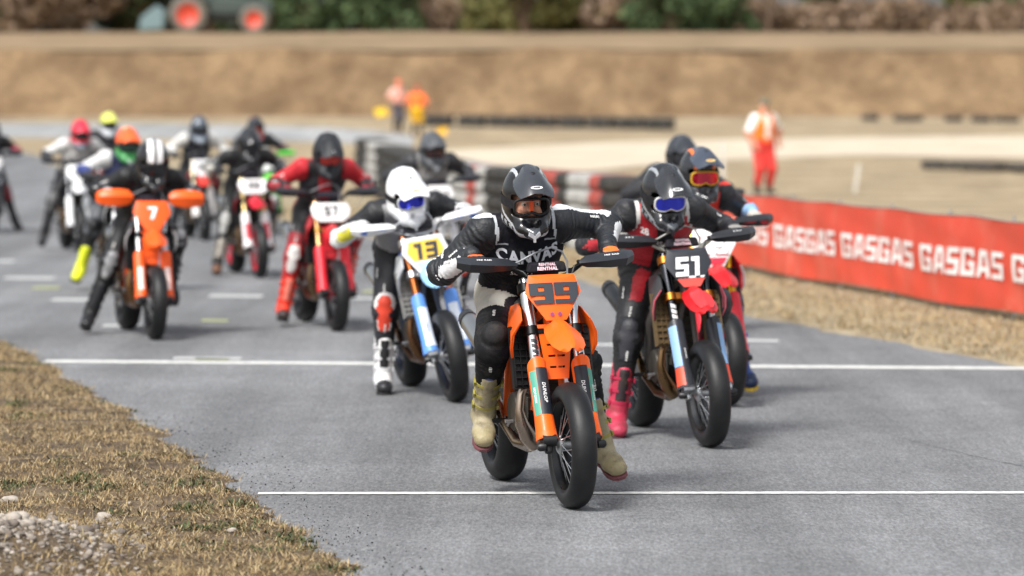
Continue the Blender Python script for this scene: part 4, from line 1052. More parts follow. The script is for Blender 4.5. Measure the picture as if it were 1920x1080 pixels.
# ------------------------------------------------------------------ setting
def ramp_mat(name, stops, scale, detail=8, rough=.9, bump=.4, bdist=.02, scale2=None, stretch=(1, 1, 1), fine=None, spec=.3, bscale=None):
    m = bpy.data.materials.new(name); m.use_nodes = True; nt = m.node_tree; b = nt.nodes['Principled BSDF']
    tc = nt.nodes.new('ShaderNodeTexCoord'); mp = nt.nodes.new('ShaderNodeMapping'); mp.inputs['Scale'].default_value = stretch
    nt.links.new(tc.outputs['Object'], mp.inputs['Vector'])
    n = nt.nodes.new('ShaderNodeTexNoise'); n.inputs['Scale'].default_value = scale; n.inputs['Detail'].default_value = detail; n.inputs['Roughness'].default_value = .65
    nt.links.new(mp.outputs[0], n.inputs['Vector'])
    cr = nt.nodes.new('ShaderNodeValToRGB'); e = cr.color_ramp.elements
    while len(e) < len(stops): e.new(.5)
    for k, (p, h) in enumerate(stops): e[k].position = p; e[k].color = lin(h)
    nt.links.new(n.outputs['Fac'], cr.inputs['Fac']); out = cr.outputs['Color']
    if fine:
        fs, amt = fine; n2 = nt.nodes.new('ShaderNodeTexNoise'); n2.inputs['Scale'].default_value = fs; n2.inputs['Detail'].default_value = 3; n2.inputs['Roughness'].default_value = .8
        nt.links.new(tc.outputs['Object'], n2.inputs['Vector'])
        mr = nt.nodes.new('ShaderNodeMapRange'); mr.inputs[1].default_value = .3; mr.inputs[2].default_value = .7; mr.inputs[3].default_value = 1 - amt; mr.inputs[4].default_value = 1 + amt
        nt.links.new(n2.outputs['Fac'], mr.inputs[0]); mx = nt.nodes.new('ShaderNodeMix'); mx.data_type = 'RGBA'; mx.blend_type = 'MULTIPLY'; mx.inputs[0].default_value = 1
        nt.links.new(out, mx.inputs[6]); nt.links.new(mr.outputs[0], mx.inputs[7]); out = mx.outputs[2]
    nt.links.new(out, b.inputs['Base Color']); b.inputs['Roughness'].default_value = rough; b.inputs['Specular IOR Level'].default_value = spec
    if bump:
        n3 = nt.nodes.new('ShaderNodeTexNoise'); n3.inputs['Scale'].default_value = bscale or scale * 6; n3.inputs['Detail'].default_value = 6
        nt.links.new(tc.outputs['Object'], n3.inputs['Vector']); bp = nt.nodes.new('ShaderNodeBump'); bp.inputs['Strength'].default_value = bump; bp.inputs['Distance'].default_value = bdist
        nt.links.new(n3.outputs['Fac'], bp.inputs['Height']); nt.links.new(bp.outputs[0], b.inputs['Normal'])
    return m

M_GROUND = ramp_mat('dry_ground', [(.32, '#6a5c48'), (.45, '#8a7961'), (.56, '#9d8d71'), (.70, '#ad9e83')], .55, 12, .95, .6, .08, fine=(7, .22))
M_BANK = ramp_mat('dry_bank', [(.30, '#58452f'), (.43, '#6f583e'), (.55, '#80684c'), (.68, '#937a5a')], .40, 14, .95, 1.0, .3, stretch=(1.4, .5, .7), fine=(2.2, .25))
M_CREST = ramp_mat('dry_crest', [(.3, '#715f48'), (.5, '#857157'), (.7, '#947f62')], .3, 8, .95, .4, .05)
M_VERGE = ramp_mat('verge_soil', [(.30, '#352d25'), (.42, '#4e4234'), (.55, '#675846'), (.70, '#7d6e59')], 5, 12, .95, .8, .03, fine=(120, .3))
M_GRAVEL = ramp_mat('pale_gravel', [(.3, '#aea08c'), (.5, '#c0b29d'), (.7, '#cbbfac')], .5, 8, .95, .3, .03, fine=(14, .1))
def asphalt_mat(name='asphalt', c0='#66676a', c1='#7a7b7d'):
    m = bpy.data.materials.new(name); m.use_nodes = True; nt = m.node_tree; b = nt.nodes['Principled BSDF']; L = nt.links.new
    tc = nt.nodes.new('ShaderNodeTexCoord')
    def noise(scale, detail, rough=.6, st=None, rot=0):
        n = nt.nodes.new('ShaderNodeTexNoise'); n.inputs['Scale'].default_value = scale; n.inputs['Detail'].default_value = detail; n.inputs['Roughness'].default_value = rough
        if st:
            mp = nt.nodes.new('ShaderNodeMapping'); mp.inputs['Scale'].default_value = st; mp.inputs['Rotation'].default_value = (0, 0, rot); L(tc.outputs['Object'], mp.inputs['Vector']); L(mp.outputs[0], n.inputs['Vector'])
        else: L(tc.outputs['Object'], n.inputs['Vector'])
        return n.outputs['Fac']
    def rng(x, a, bb, c, d):
        r = nt.nodes.new('ShaderNodeMapRange'); r.inputs[1].default_value = a; r.inputs[2].default_value = bb; r.inputs[3].default_value = c; r.inputs[4].default_value = d; L(x, r.inputs[0]); return r.outputs[0]
    def mul(a, bb):
        x = nt.nodes.new('ShaderNodeMath'); x.operation = 'MULTIPLY'; L(a, x.inputs[0]); L(bb, x.inputs[1]); return x.outputs[0]
    big = noise(.45, 6); mid = noise(2.6, 8, .7); streak = noise(1.3, 6, .6, (1.0, .055, 1), R(12.5))
    vo = nt.nodes.new('ShaderNodeTexVoronoi'); vo.inputs['Scale'].default_value = 95; L(tc.outputs['Object'], vo.inputs['Vector'])
    vc = nt.nodes.new('ShaderNodeSeparateColor'); L(vo.outputs['Color'], vc.inputs[0])
    fine = noise(330, 2, .8); gr = noise(70, 3, .85, (1, .16, 1), R(12.5))
    v = mul(mul(mul(rng(big, .3, .7, .84, 1.12), rng(mid, .3, .7, .90, 1.08)), mul(rng(streak, .36, .64, .74, 1.10), rng(vc.outputs[0], 0, 1, .80, 1.20))), mul(rng(fine, .3, .7, .76, 1.24), rng(gr, .32, .68, .66, 1.34)))
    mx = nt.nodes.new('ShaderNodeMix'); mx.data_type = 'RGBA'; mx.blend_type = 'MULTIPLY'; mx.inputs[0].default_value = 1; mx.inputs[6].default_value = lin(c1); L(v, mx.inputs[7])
    L(mx.outputs[2], b.inputs['Base Color']); b.inputs['Roughness'].default_value = .9; b.inputs['Specular IOR Level'].default_value = .12
    bp = nt.nodes.new('ShaderNodeBump'); bp.inputs['Strength'].default_value = .5; bp.inputs['Distance'].default_value = .004; L(vo.outputs['Distance'], bp.inputs['Height']); L(bp.outputs[0], b.inputs['Normal'])
    return m
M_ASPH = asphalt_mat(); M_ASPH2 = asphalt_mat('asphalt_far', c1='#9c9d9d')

def noise2(x, y, seed=0.0):
    return (np.sin(1.7 * x + 2.1 * np.sin(.9 * y + seed)) + np.sin(2.3 * y + 1.9 * np.sin(1.3 * x + 2 * seed)) + .5 * np.sin(5.1 * x + 3.7 * y + seed) + .35 * np.sin(9.7 * x - 8.3 * y + 1.5 * seed) + .25 * np.sin(21 * x + 17 * y) + .2 * np.sin(37 * y - 29 * x + seed)) / 3.3

# asphalt edges as functions of y
def interp(y, tab): return np.interp(y, [t[0] for t in tab], [t[1] for t in tab])
LEFT = [(-40, 10.2), (5, 1.6), (16.2, -.60), (19.5, -1.25), (24, -2.2), (29.4, -3.43), (32.3, -4.14), (60, -10.6), (110, -22.5), (135, -30)]
RIGHT = [(-40, 20.0), (5, 9.4), (20, 5.9), (29, 3.72), (36, 2.05), (57, -2.15), (107, -13.2), (135, -20)]
XL = lambda y: interp(y, LEFT); XR = lambda y: interp(y, RIGHT)

VEC = []
def ground_zv(y): y = np.asarray(y, float); return 1.3 * (np.clip(y - 65, 0, 91) / 91) ** 1.4
def sheet(name, xs_of, ys, nx, m, lift=0.0, zf=ground_z, smooth=True):
    ys = np.asarray(ys, float); P = np.zeros((len(ys), nx, 3))
    for i, y in enumerate(ys):
        a, b = xs_of(y); xx = np.linspace(a, b, nx); P[i, :, 0] = xx; P[i, :, 1] = y; P[i, :, 2] = (zf(xx, np.full(nx, y)) if zf in VEC else np.array([zf(x, y) for x in xx])) + lift
    n = nx; k = len(ys); ii, jj = np.meshgrid(np.arange(k - 1), np.arange(n - 1), indexing='ij'); a = (ii * n + jj).ravel()
    Fq = np.stack([a, a + 1, a + n + 1, a + n], 1)
    return structure(obj(name, fast_mesh(name, P.reshape(-1, 3), Fq, smooth=smooth), m))

# the ground: one sheet to the horizon, split only by material at the bank
ys = np.concatenate([np.linspace(-60, 60, 25), np.linspace(64, 156, 40)])
sheet('ground', lambda y: (-160, 160), ys, 21, M_GROUND, -.05)
def bank_z(x, y): return ground_z(x, y) + .22 * float(noise2(np.array(x * .35), np.array(y * .3))) * min(1, max(0, (y - 156) / 3)) - .05 * (y < 156.5)
sheet('bank', lambda y: (-170, 170), np.linspace(155.5, 164.4, 16), 160, M_BANK, 0, bank_z)
sheet('bank_crest', lambda y: (-170, 170), np.linspace(164, 178, 12), 120, M_CREST, .02, lambda x, y: ground_z(x, y) + .05 * float(noise2(np.array(x * .35), np.array(y * .3))))
sheet('plateau', lambda y: (-900, 900), np.concatenate([np.linspace(177.5, 260, 10), np.linspace(300, 2600, 8)]), 9, M_GROUND, -.02)
ays = np.concatenate([np.linspace(-40, 12, 14), np.linspace(13, 62, 50), np.linspace(64, 124, 40)])
sheet('race_track', lambda y: (XL(y) - .4, XR(y) + .4), ays, 9, M_ASPH, .004)

# far asphalt strip crossing behind, pale gravel lane
def px_strip(name, up, lo, m, lift, cols=60, rows=7):
    P = np.zeros((rows, cols, 3)); uu = np.linspace(0, 1, cols)
    for j, t in enumerate(uu):
        a = [np.interp(t, np.linspace(0, 1, len(up)), [p[k] for p in up]) for k in (0, 1)]; b = [np.interp(t, np.linspace(0, 1, len(lo)), [p[k] for p in lo]) for k in (0, 1)]
        A_, B_ = on_ground(*a), on_ground(*b)
        for i in range(rows):
            p = A_.lerp(B_, i / (rows - 1)); P[i, j] = (p.x, p.y, ground_z(p.x, p.y) + lift)
    return structure(obj(name, MB().grid(P[::-1]).mesh(name, 1, 60), m))
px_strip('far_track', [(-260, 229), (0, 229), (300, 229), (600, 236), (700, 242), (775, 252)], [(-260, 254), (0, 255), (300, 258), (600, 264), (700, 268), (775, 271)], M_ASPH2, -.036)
px_strip('gravel_lane', [(700, 287), (900, 276), (1100, 266), (1400, 258), (1700, 254), (2200, 250)], [(700, 296), (900, 312), (1100, 318), (1300, 300), (1600, 288), (2200, 298)], M_GRAVEL, -.036)
0 and px_strip('gravel_patch', [(1180, 318), (1400, 305), (1650, 300), (1920, 318), (2200, 320)], [(1180, 326), (1400, 330), (1650, 322), (1920, 335), (2200, 340)], M_GRAVEL, .012)

# verges: uneven turf rising over the asphalt edge
def left_z(x, y):
    x, y = np.asarray(x, float), np.asarray(y, float)
    d = XL(y) - .03 + .11 * noise2(y * 2.7, x * .5, 9.0) + .06 * noise2(y * 11.0, x, 2.0) - x; n = noise2(x * 2.2, y * 2.2, 1.0); n2 = noise2(x * 9.0, y * 9.0, 4.0)
    pile = .16 * np.exp(-((x + 2.10) / .34) ** 2 - ((y - 16.5) / .85) ** 2)
    return .022 * np.clip(d / .12, -1, 1) + .014 * n * np.clip(d / .3, .3, 1) + .006 * n2 + .012 * np.clip(d - .2, 0, 1) + pile
VEC.append(left_z)
sheet('left_verge', lambda y: (XL(y) - 4.0, XL(y) + .14), np.linspace(11, 46, 420), 90, M_VERGE, 0, left_z)
def right_z(x, y):
    x, y = np.asarray(x, float), np.asarray(y, float); d = x - XR(y); n = noise2(x * 2.2, y * 1.6, 2.0); n2 = noise2(x * 7.0, y * 7.0, 5.0)
    return ground_zv(y) + .018 * np.clip(d / .12, -1, 1) + .014 * n + .007 * n2 + .01
VEC.append(right_z)
sheet('right_verge', lambda y: (XR(y) - .14, XR(y) + 3.4), np.linspace(22, 100, 300), 34, ramp_mat('right_turf', [(.3, '#6f6450'), (.45, '#8d8068'), (.6, '#a0937a'), (.75, '#aea28a')], 2.4, 10, .95, .8, .03, fine=(60, .22)), 0, right_z)

# painted lines: thin sheets on the asphalt
M_PAINT = mat('white_paint', '#d2d2ce', .8, 0, .10, 45, dirt='#77787a', dirt_amt=.85)
M_PAINT2 = mat('worn_paint', '#b9bab9', .7, 0, .12, 40, dirt='#8a8b8c', dirt_amt=.7)
M_YEL = mat('yellow_paint', '#9fa473', .7, 0, .15, 40, dirt='#808285', dirt_amt=.9)
def painted(p0, p1, wid, m, name, label=None):
    a, b = on_ground(*p0), on_ground(*p1); n = 160; P = np.zeros((2, n, 3))
    for j in range(n):
        p = a.lerp(b, j / (n - 1)); w0, w1 = wid / 2 * random.uniform(.84, 1.06), wid / 2 * random.uniform(.84, 1.06); P[0, j] = (p.x, p.y - w0, p.z + .008); P[1, j] = (p.x, p.y + w1, p.z + .008)
    structure(obj(name, MB().grid(P[::-1] if False else P[::-1]).mesh(name, 1, 0), m))
painted((484, 927.5), (2050, 926), .115, M_PAINT, 'start_line')
painted((84, 679), (2000, 693), .30, M_PAINT, 'second_start_line')
for a, b, w in (((325, 673), (452, 674), .28), ((98, 563), (186, 564), .5), ((393, 556), (493, 557), .5), ((8, 522), (102, 523), .55), ((192, 612), (262, 612), .35), ((-40, 490), (26, 491), .6), ((1100, 648), (1160, 648), .32), ((1394, 640), (1460, 641), .32), ((560, 604), (610, 604), .4), ((640, 560), (720, 561), .4), ((690, 604), (700, 604), .3)):
    painted(a, b, w, M_PAINT2, 'grid_mark')
for a, b, w in (((365, 675), (430, 676), .22), ((378, 602), (428, 603), .35), ((60, 541), (112, 541), .5), ((205, 497), (240, 497), .5), ((680, 548), (700, 548), .5)):
    painted(a, b, w, M_YEL, 'yellow_grid_mark')
# seam in the asphalt
sp = [(1455, 758), (1560, 786), (1640, 806), (1700, 826), (1790, 848), (1850, 862), (1960, 886)]
seam = MB(); pts = []
for k in range(len(sp) - 1):
    for t in np.linspace(0, 1, 14, endpoint=False):
        p = on_ground(sp[k][0] + (sp[k + 1][0] - sp[k][0]) * t, sp[k][1] + (sp[k + 1][1] - sp[k][1]) * t); pts.append((p.x, p.y + random.uniform(-.03, .03), .0062))
wd_ = [.004 + .010 * random.random() * (i / len(pts)) for i in range(len(pts))]
seam.grid(np.array([[(p[0], p[1] - w, p[2]) for p, w in zip(pts, wd_)], [(p[0], p[1] + w, p[2]) for p, w in zip(pts, wd_)]])[::-1])
structure(obj('asphalt_seam', seam.mesh('seam', 1, 0), mat('seam_tar', '#2f3033', .8)))

# ------------------------------------------------------------------ grass, weeds, stones
STRAW = [cloth('#a68f68'), cloth('#86704f'), cloth('#baa884'), cloth('#544230'), cloth('#525a3a'), cloth('#424b32')]
def blades(name, XY, Z, h0, h1, w, flat, weights, label, cat, seed=1):
    r = np.random.default_rng(seed); n = len(XY); a = r.uniform(0, 2 * math.pi, n); h = r.uniform(h0, h1, n); tilt = np.clip(r.normal(flat, .35, n), 0.05, 1.52)
    d = np.stack([np.cos(a) * np.sin(tilt), np.sin(a) * np.sin(tilt), np.cos(tilt)], 1); s = np.stack([-np.sin(a), np.cos(a), np.zeros(n)], 1) * (w * r.uniform(.5, 1.2, n))[:, None]
    b = np.column_stack([XY, Z]); mid = b + d * (h * .55)[:, None]; tip = b + d * h[:, None]; tip[:, 2] -= h * .15 * np.sin(tilt); tip[:, 2] = np.maximum(tip[:, 2], b[:, 2] + .004)
    V = np.stack([b - s, b + s, mid + s * .7, tip, mid - s * .7], 1).reshape(-1, 3)
    k = np.arange(n)[:, None] * 5; F = np.concatenate([k + np.array([[0, 1, 2, 4]]), k + np.array([[4, 2, 3, 3]])]); mi = r.choice(len(weights), n, p=np.array(weights) / sum(weights)) if not isinstance(weights, np.ndarray) else weights
    tri = np.concatenate([k + np.array([[0, 1, 2]]), k + np.array([[0, 2, 4]]), k + np.array([[4, 2, 3]])])
    o = obj(name, fast_mesh(name, V, tri, np.tile(mi, 3), 6), STRAW); o['kind'] = 'stuff'; o['label'] = label; o['category'] = cat; return o
def scatter(n, y0, y1, pw, side, margin, seed):
    r = np.random.default_rng(seed); y = y0 + (y1 - y0) * r.random(n) ** pw
    if side < 0:
        hi = XL(y) + .0 + .12 * noise2(y * 2.7, y * 3, 9.0) + .06 * noise2(y * 11, y * .5, 2); lo = np.minimum(-.137 * y - margin, hi - .2); x = lo + (hi - lo) * r.random(n)
    else:
        lo = XR(y) - .02; x = lo + 3.0 * r.random(n)
    return np.stack([x, y], 1)
def lz_v(XY):
    return left_z(XY[:, 0], XY[:, 1])
XY = np.concatenate([scatter(230000, 15.0, 36, 1.5, -1, .6, 3), scatter(60000, 13.0, 40, 1.3, -1, 2.6, 33)]); dn = noise2(XY[:, 0] * 3.1, XY[:, 1] * 3.1, 7) + RNG.normal(0, .5, len(XY)); XY = XY[dn > -.12]
pile_m = np.exp(-((XY[:, 0] + 2.10) / .30) ** 2 - ((XY[:, 1] - 16.5) / .75) ** 2) > .4; XY = XY[~pile_m | (RNG.random(len(XY)) < .3)]
blades('dry_grass', XY, lz_v(XY), .015, .06, .0021, 1.25, [5, 4, 3, 3.4, .35, .15], 'short dry yellow grass on the left verge', 'grass', 5)
XY = scatter(9000, 15.0, 36, 1.4, -1, .7, 4); XY = XY[noise2(XY[:, 0] * 1.4, XY[:, 1] * 1.4, 3) > .15]
blades('tall_straw', XY, lz_v(XY), .05, .12, .0014, 1.22, [5, 3, 5, 1, .2, 0], 'longer bent straw stalks on the left verge', 'grass', 6)
# green weeds in tufts
cl = [on_ground(*p) for p in ((30, 768), (12, 702), (40, 790), (355, 962), (440, 1000), (375, 915), (370, 965), (200, 925), (300, 790), (265, 770), (235, 735), (570, 1022), (540, 1015), (590, 1028), (450, 955), (160, 905), (130, 915), (20, 925), (640, 1074), (360, 1000), (150, 940), (15, 650), (140, 735), (280, 800), (330, 860), (390, 885), (420, 930), (220, 970), (480, 985), (70, 690), (200, 760), (110, 880), (310, 920), (500, 1045), (390, 1040), (240, 860))]
pts = []
for i, c in enumerate(cl):
    k = 200 if i < 20 else 70; sx, sy = random.uniform(.03, .08), random.uniform(.05, .16)
    pts.append(np.stack([c.x + RNG.normal(0, sx, k), c.y + RNG.normal(0, sy, k)], 1))
XY = np.concatenate(pts); XY = XY[XY[:, 0] < XL(XY[:, 1]) + .05]
blades('green_weeds', XY, lz_v(XY), .015, .045, .006, 1.15, [.3, .4, 0, .6, 4, 5], 'low green weeds scattered in the dry verge', 'weeds', 8)
XY = scatter(60000, 26, 70, 1.6, 1, 0, 9)
blades('right_dry_grass', XY, right_z(XY[:, 0], XY[:, 1]), .03, .09, .004, 1.0, [4, 3, 4, 1, .5, .1], 'pale dry grass along the foot of the red banner', 'grass', 10)
# gravel heap and crumbs
def pebble(seed):
    r = np.random.default_rng(seed); bm = bmesh.new(); bmesh.ops.create_icosphere(bm, subdivisions=1, radius=1)
    V = np.array([v.co[:] for v in bm.verts]); F = np.array([[v.index for v in f.verts] for f in bm.faces]); bm.free()
    V = V * r.uniform(.45, 1.25, (len(V), 1)) * np.array([1, r.uniform(.6, 1), r.uniform(.45, .8)]); return V, F
PB = [pebble(i) for i in range(6)]
def pebbles(name, XYZ, size, mats, seed, label, cat):
    r = np.random.default_rng(seed); Vs, Fs, Ms = [], [], []; k = 0
    for p, s in zip(XYZ, size):
        V, F = PB[r.integers(6)]; a = r.uniform(0, 6.28); c, sn = math.cos(a), math.sin(a); Vr = V @ np.array([[c, sn, 0], [-sn, c, 0], [0, 0, 1]]) * s + p
        Vs.append(Vr); Fs.append(F + k); k += len(V); Ms.append(np.full(len(F), r.integers(len(mats))))
    o = obj(name, fast_mesh(name, np.concatenate(Vs), np.concatenate(Fs), np.concatenate(Ms), len(mats), False), mats); o['kind'] = 'stuff'; o['label'] = label; o['category'] = cat
STONE = [mat('stone_' + h, h, .9, 0, .2, 60, bump=.5, bscale=90) for h in ('#8f867c', '#7d746b', '#a39a90', '#6d645c')]
n = 2600; gx = -2.12 + RNG.normal(0, .27, n); gy = 16.5 + RNG.normal(0, .65, n); ok = (gx < -1.45); gx, gy = gx[ok], gy[ok]; sz = RNG.gamma(1.3, .0062, len(gx)) + .004
pebbles('gravel_heap', [(x, y, left_z(x, y) + s * .25) for x, y, s in zip(gx, gy, sz)], sz, STONE, 11, 'heap of pale grey gravel in the lower left corner', 'gravel')
n = 800; cy = 15.5 + 9 * RNG.random(n) ** 1.4; cx = XL(cy) + np.abs(RNG.normal(0, .16, n)) * (1 + .5 * RNG.random(n)) + .02
pebbles('rubber_crumbs', [(x, y, .007) for x, y in zip(cx, cy)], np.minimum(RNG.gamma(1.3, .0016, n) + .0012, .0055), [M_TYRE(), mat('crumb_grey', '#3a3a3c', .9)], 12, 'black rubber crumbs and grit along the asphalt edge', 'crumbs')
def stone(u, v, s, lab, seed):
    p = on_ground(u, v); bm = bmesh.new(); bmesh.ops.create_icosphere(bm, subdivisions=3, radius=1); V = np.array([w.co[:] for w in bm.verts]); F = np.array([[w.index for w in f.verts] for f in bm.faces]); bm.free()
    nz = np.sin(V[:, 0] * 3.1 + seed) * .14 + np.sin(V[:, 1] * 4.3 + 2 * seed + V[:, 2] * 2) * .12 + np.sin(V[:, 2] * 7 + V[:, 0] * 5) * .05; V = V * (1 + nz)[:, None] * np.array([1, .7, .55]) * s
    o = obj('stone', fast_mesh('stone', V, F), STONE[2 if seed % 2 else 0]); o.location = (p.x, p.y, left_z(p.x, p.y) + s * .3); tag(o, lab, 'stone', 'loose stones on the left verge')
stone(435, 1006, .024, 'small pale stone lying alone in the dry grass', 1)
stone(195, 985, .034, 'largest pale stone at the edge of the gravel heap', 3)
stone(215, 1018, .022, 'rounded pale stone just below the largest one', 2)
stone(18, 955, .040, 'broad pale stone at the left picture edge above gravel', 5)

# ------------------------------------------------------------------ banner fence
A0, A1 = np.array([1.50, 49.7]), np.array([6.35, 23.0]); BL = np.linalg.norm(A1 - A0); BD = (A1 - A0) / BL; BN = np.array([BD[1], -BD[0]]); BN = BN if BN[1] < 0 else -BN
def ban_s(u):      # distance along the fence seen at picture column u
    k = (u - 960) / F_PX; return (k * A0[1] - A0[0]) / (BD[0] - k * BD[1])
def ban_pt(s, hh, lift=0.0):
    p = A0 + BD * s; f = min(1, max(0, hh))
    wv = .012 * math.sin(s * 1.9 + 2.2 * f) + .006 * math.sin(s * 4.6 - 3.1 * f + 1) + .005 * math.sin(9 * s + 5 * f) * (1 - f) + .005 * math.sin(13 * f + 2.5 * s)
    sag = -.020 * abs(math.sin(s * math.pi / 2.4)); z = .10 + .80 * hh + sag * f + .014 * math.sin(1.3 * s) * (1 - f)
    q = p + BN * (wv + lift); return (q[0], q[1], z)
br = root('banner_fence', 'long red vinyl banner with white lettering strung along the right verge', 'banner', Matrix.Translation((3.9, 36.5, 0))); BO = Vector((-3.9, -36.5, 0))
M_BAN = mat('banner_vinyl', '#d24a35', .45, 0, .12, 3, dirt='#d97a66', dirt_amt=.6, spec=.3)
ns = 300; P = np.array([[ban_pt(BL * j / ns, i / 14) for j in range(ns + 1)] for i in range(15)])
obj('banner_sheet', MB().grid(P, 0, .004).mesh('banner', 1, 60), M_BAN, br, BO)
M_BT = mat('banner_white', '#efe9e6', .5, 0, .05, 3)
step = ban_s(1730) - ban_s(1583)
s0 = ban_s(1583)
w_txt = ban_s(1715) - ban_s(1583)
for k in range(-5, 7):
    c = s0 + w_txt / 2 + k * (ban_s(1730) - ban_s(1583)) * 1.0
    vf = block_text('GASGAS', .245, 1.0, .17, .27, .18, maxlen=.12); V = np.array(vf[0]); sc = w_txt / (V[:, 0].max() - V[:, 0].min())
    if c - w_txt / 2 < .3 or c + w_txt / 2 > BL - .2: continue
    letter_obj('lettering', ([(u * sc, v) for u, v in vf[0]], vf[1]), lambda u, v: ban_pt(c + u, .49 + v / .80, .012), M_BT, br, BO)
for k in range(15):
    s = .1 + (BL - .2) * k / 14; p = A0 + BD * s - BN * .06
    obj('post', cached('banpost', lambda: MB().tube([(0, 0, -.1), (0, 0, .93)], .014, 8).mesh('post', 1, 60)), mat('post_steel', '#a7a8a6', .5, .6), br, BO + Vector((p[0], p[1], 0)))
obj('top_cord', MB().tube([np.array(ban_pt(BL * j / 60, 1.0)) + np.array([0, 0, .006]) for j in range(61)], .007, 6).mesh('cord', 1, 60), mat('cord', '#8c8a86', .7), br, BO)

# ------------------------------------------------------------------ tyre barriers
def tyre_me(): 
    pr = [(.19, -.09), (.24, -.10), (.285, -.085), (.305, -.05), (.31, 0), (.305, .05), (.285, .085), (.24, .10), (.19, .09), (.18, .05), (.18, -.05)]
    return MB().lathe(pr, n=20, axis='z', closed=True).mesh('tyre', 1, 50)
M_OLDT = mat('old_tyre', '#2e2d2b', .8, 0, .3, 8, dirt='#6d6458', dirt_amt=.6); M_WT = mat('white_tyre', '#9b9a96', .8, 0, .15, 8, dirt='#4a4845', dirt_amt=.75); M_RT = mat('red_tyre', '#96433a', .75, 0, .15, 8, dirt='#4f403a', dirt_amt=.7)
path = [np.array(p) for p in ((1.37, 48.9), (1.0, 50.7), (-.42, 57.0), (-3.0, 83.0))]; cum = [0]
for a, b in zip(path, path[1:]): cum.append(cum[-1] + np.linalg.norm(b - a))
ntot = int(cum[-1] / .615); WH = [(1093, 1141), (922, 948), (866, 901), (712, 734)]; RD = [(1141, 1170), (1040, 1072), (901, 918), (1178, 1215)]
for i in range(ntot + 1):
    s = i * .615; k = max(j for j in range(len(path) - 1) if cum[j] <= s + 1e-6); p = path[k] + (path[k + 1] - path[k]) * ((s - cum[k]) / (cum[k + 1] - cum[k]))
    u = 960 + p[0] / p[1] * F_PX; cname, m = 'black', M_OLDT
    if any(a <= u < b for a, b in WH): cname, m = 'white painted', M_WT
    elif any(a <= u < b for a, b in RD): cname, m = 'red painted', M_RT
    cnt_ = CACHE.setdefault('stackcount', {}); cnt_[cname] = cnt_.get(cname, -1) + 1
    r = root('tyre_stack', '%s %s tyre stack of the barrier counted from the red banner' % (nth(cnt_[cname]), cname), 'tyre stack', Matrix.Translation((p[0], p[1], ground_z(*p))), 'tyre barrier: %s stacks' % cname)
    for j in range(5): obj('tyre', cached('oldtyre', tyre_me), m, r, (random.uniform(-.02, .02), random.uniform(-.02, .02), .10 + .2 * j))
def tyre_row(p0, p1, n, lab, grp, stackn=2, jit=.1):
    for i in range(n):
        t = i / (n - 1); c = on_ground(p0[0] + (p1[0] - p0[0]) * t, p0[1] + (p1[1] - p0[1]) * t)
        r = root('tyre_pile', nth(i) + ' from the left of the ' + lab, 'tyre pile', Matrix.Translation((c.x + random.uniform(-jit, jit), c.y + random.uniform(-jit, jit), c.z)) @ Matrix.Rotation(random.uniform(0, 6), 4, 'Z'), grp)
        for j in range(stackn): obj('tyre', cached('oldtyre', tyre_me), M_OLDT, r, (random.uniform(-.04, .04), random.uniform(-.04, .04), .10 + .2 * j))
tyre_row((815, 236), (1250, 243), 17, 'black tyre row below the bank', 'low tyre row below the bank')
tyre_row((1612, 225), (1915, 229), 11, 'weathered tyres at the bank foot on the far right', 'far right tyre row', 1, .5)
tyre_row((1735, 316), (1935, 322), 11, 'dark tyres lying in the sand beyond the red banner', 'tyres in the sand on the right', 1, .25)

# stakes
for (u, v, hgt, lab) in ((1355, 352, 1.05, 'white marker stake just left of the standing marshal'), (1603, 358, .55, 'slanted white marker stake in the dry grass beyond the banner')):
    d = 14550 / (v - 185.0); d = 77 if u < 1400 else 80; p = at_depth(u, v, d); p.z = ground_z(p.x, p.y)
    o = obj('marker_stake', MB().loft([[(a * .035 * s_, b * .02 * s_, z) for a, b in ((-1, -1), (1, -1), (1, 1), (-1, 1))] for s_, z in ((1, -.05), (1, hgt - .06), (.3, hgt))]).mesh('stake', 1, 30), mat('stake_white', '#bdb9b0', .6, dirt='#8d867a', dirt_amt=.5)); o.location = p; o.rotation_euler = (0, R(0 if u < 1400 else 8), 0); tag(o, lab, 'stake')

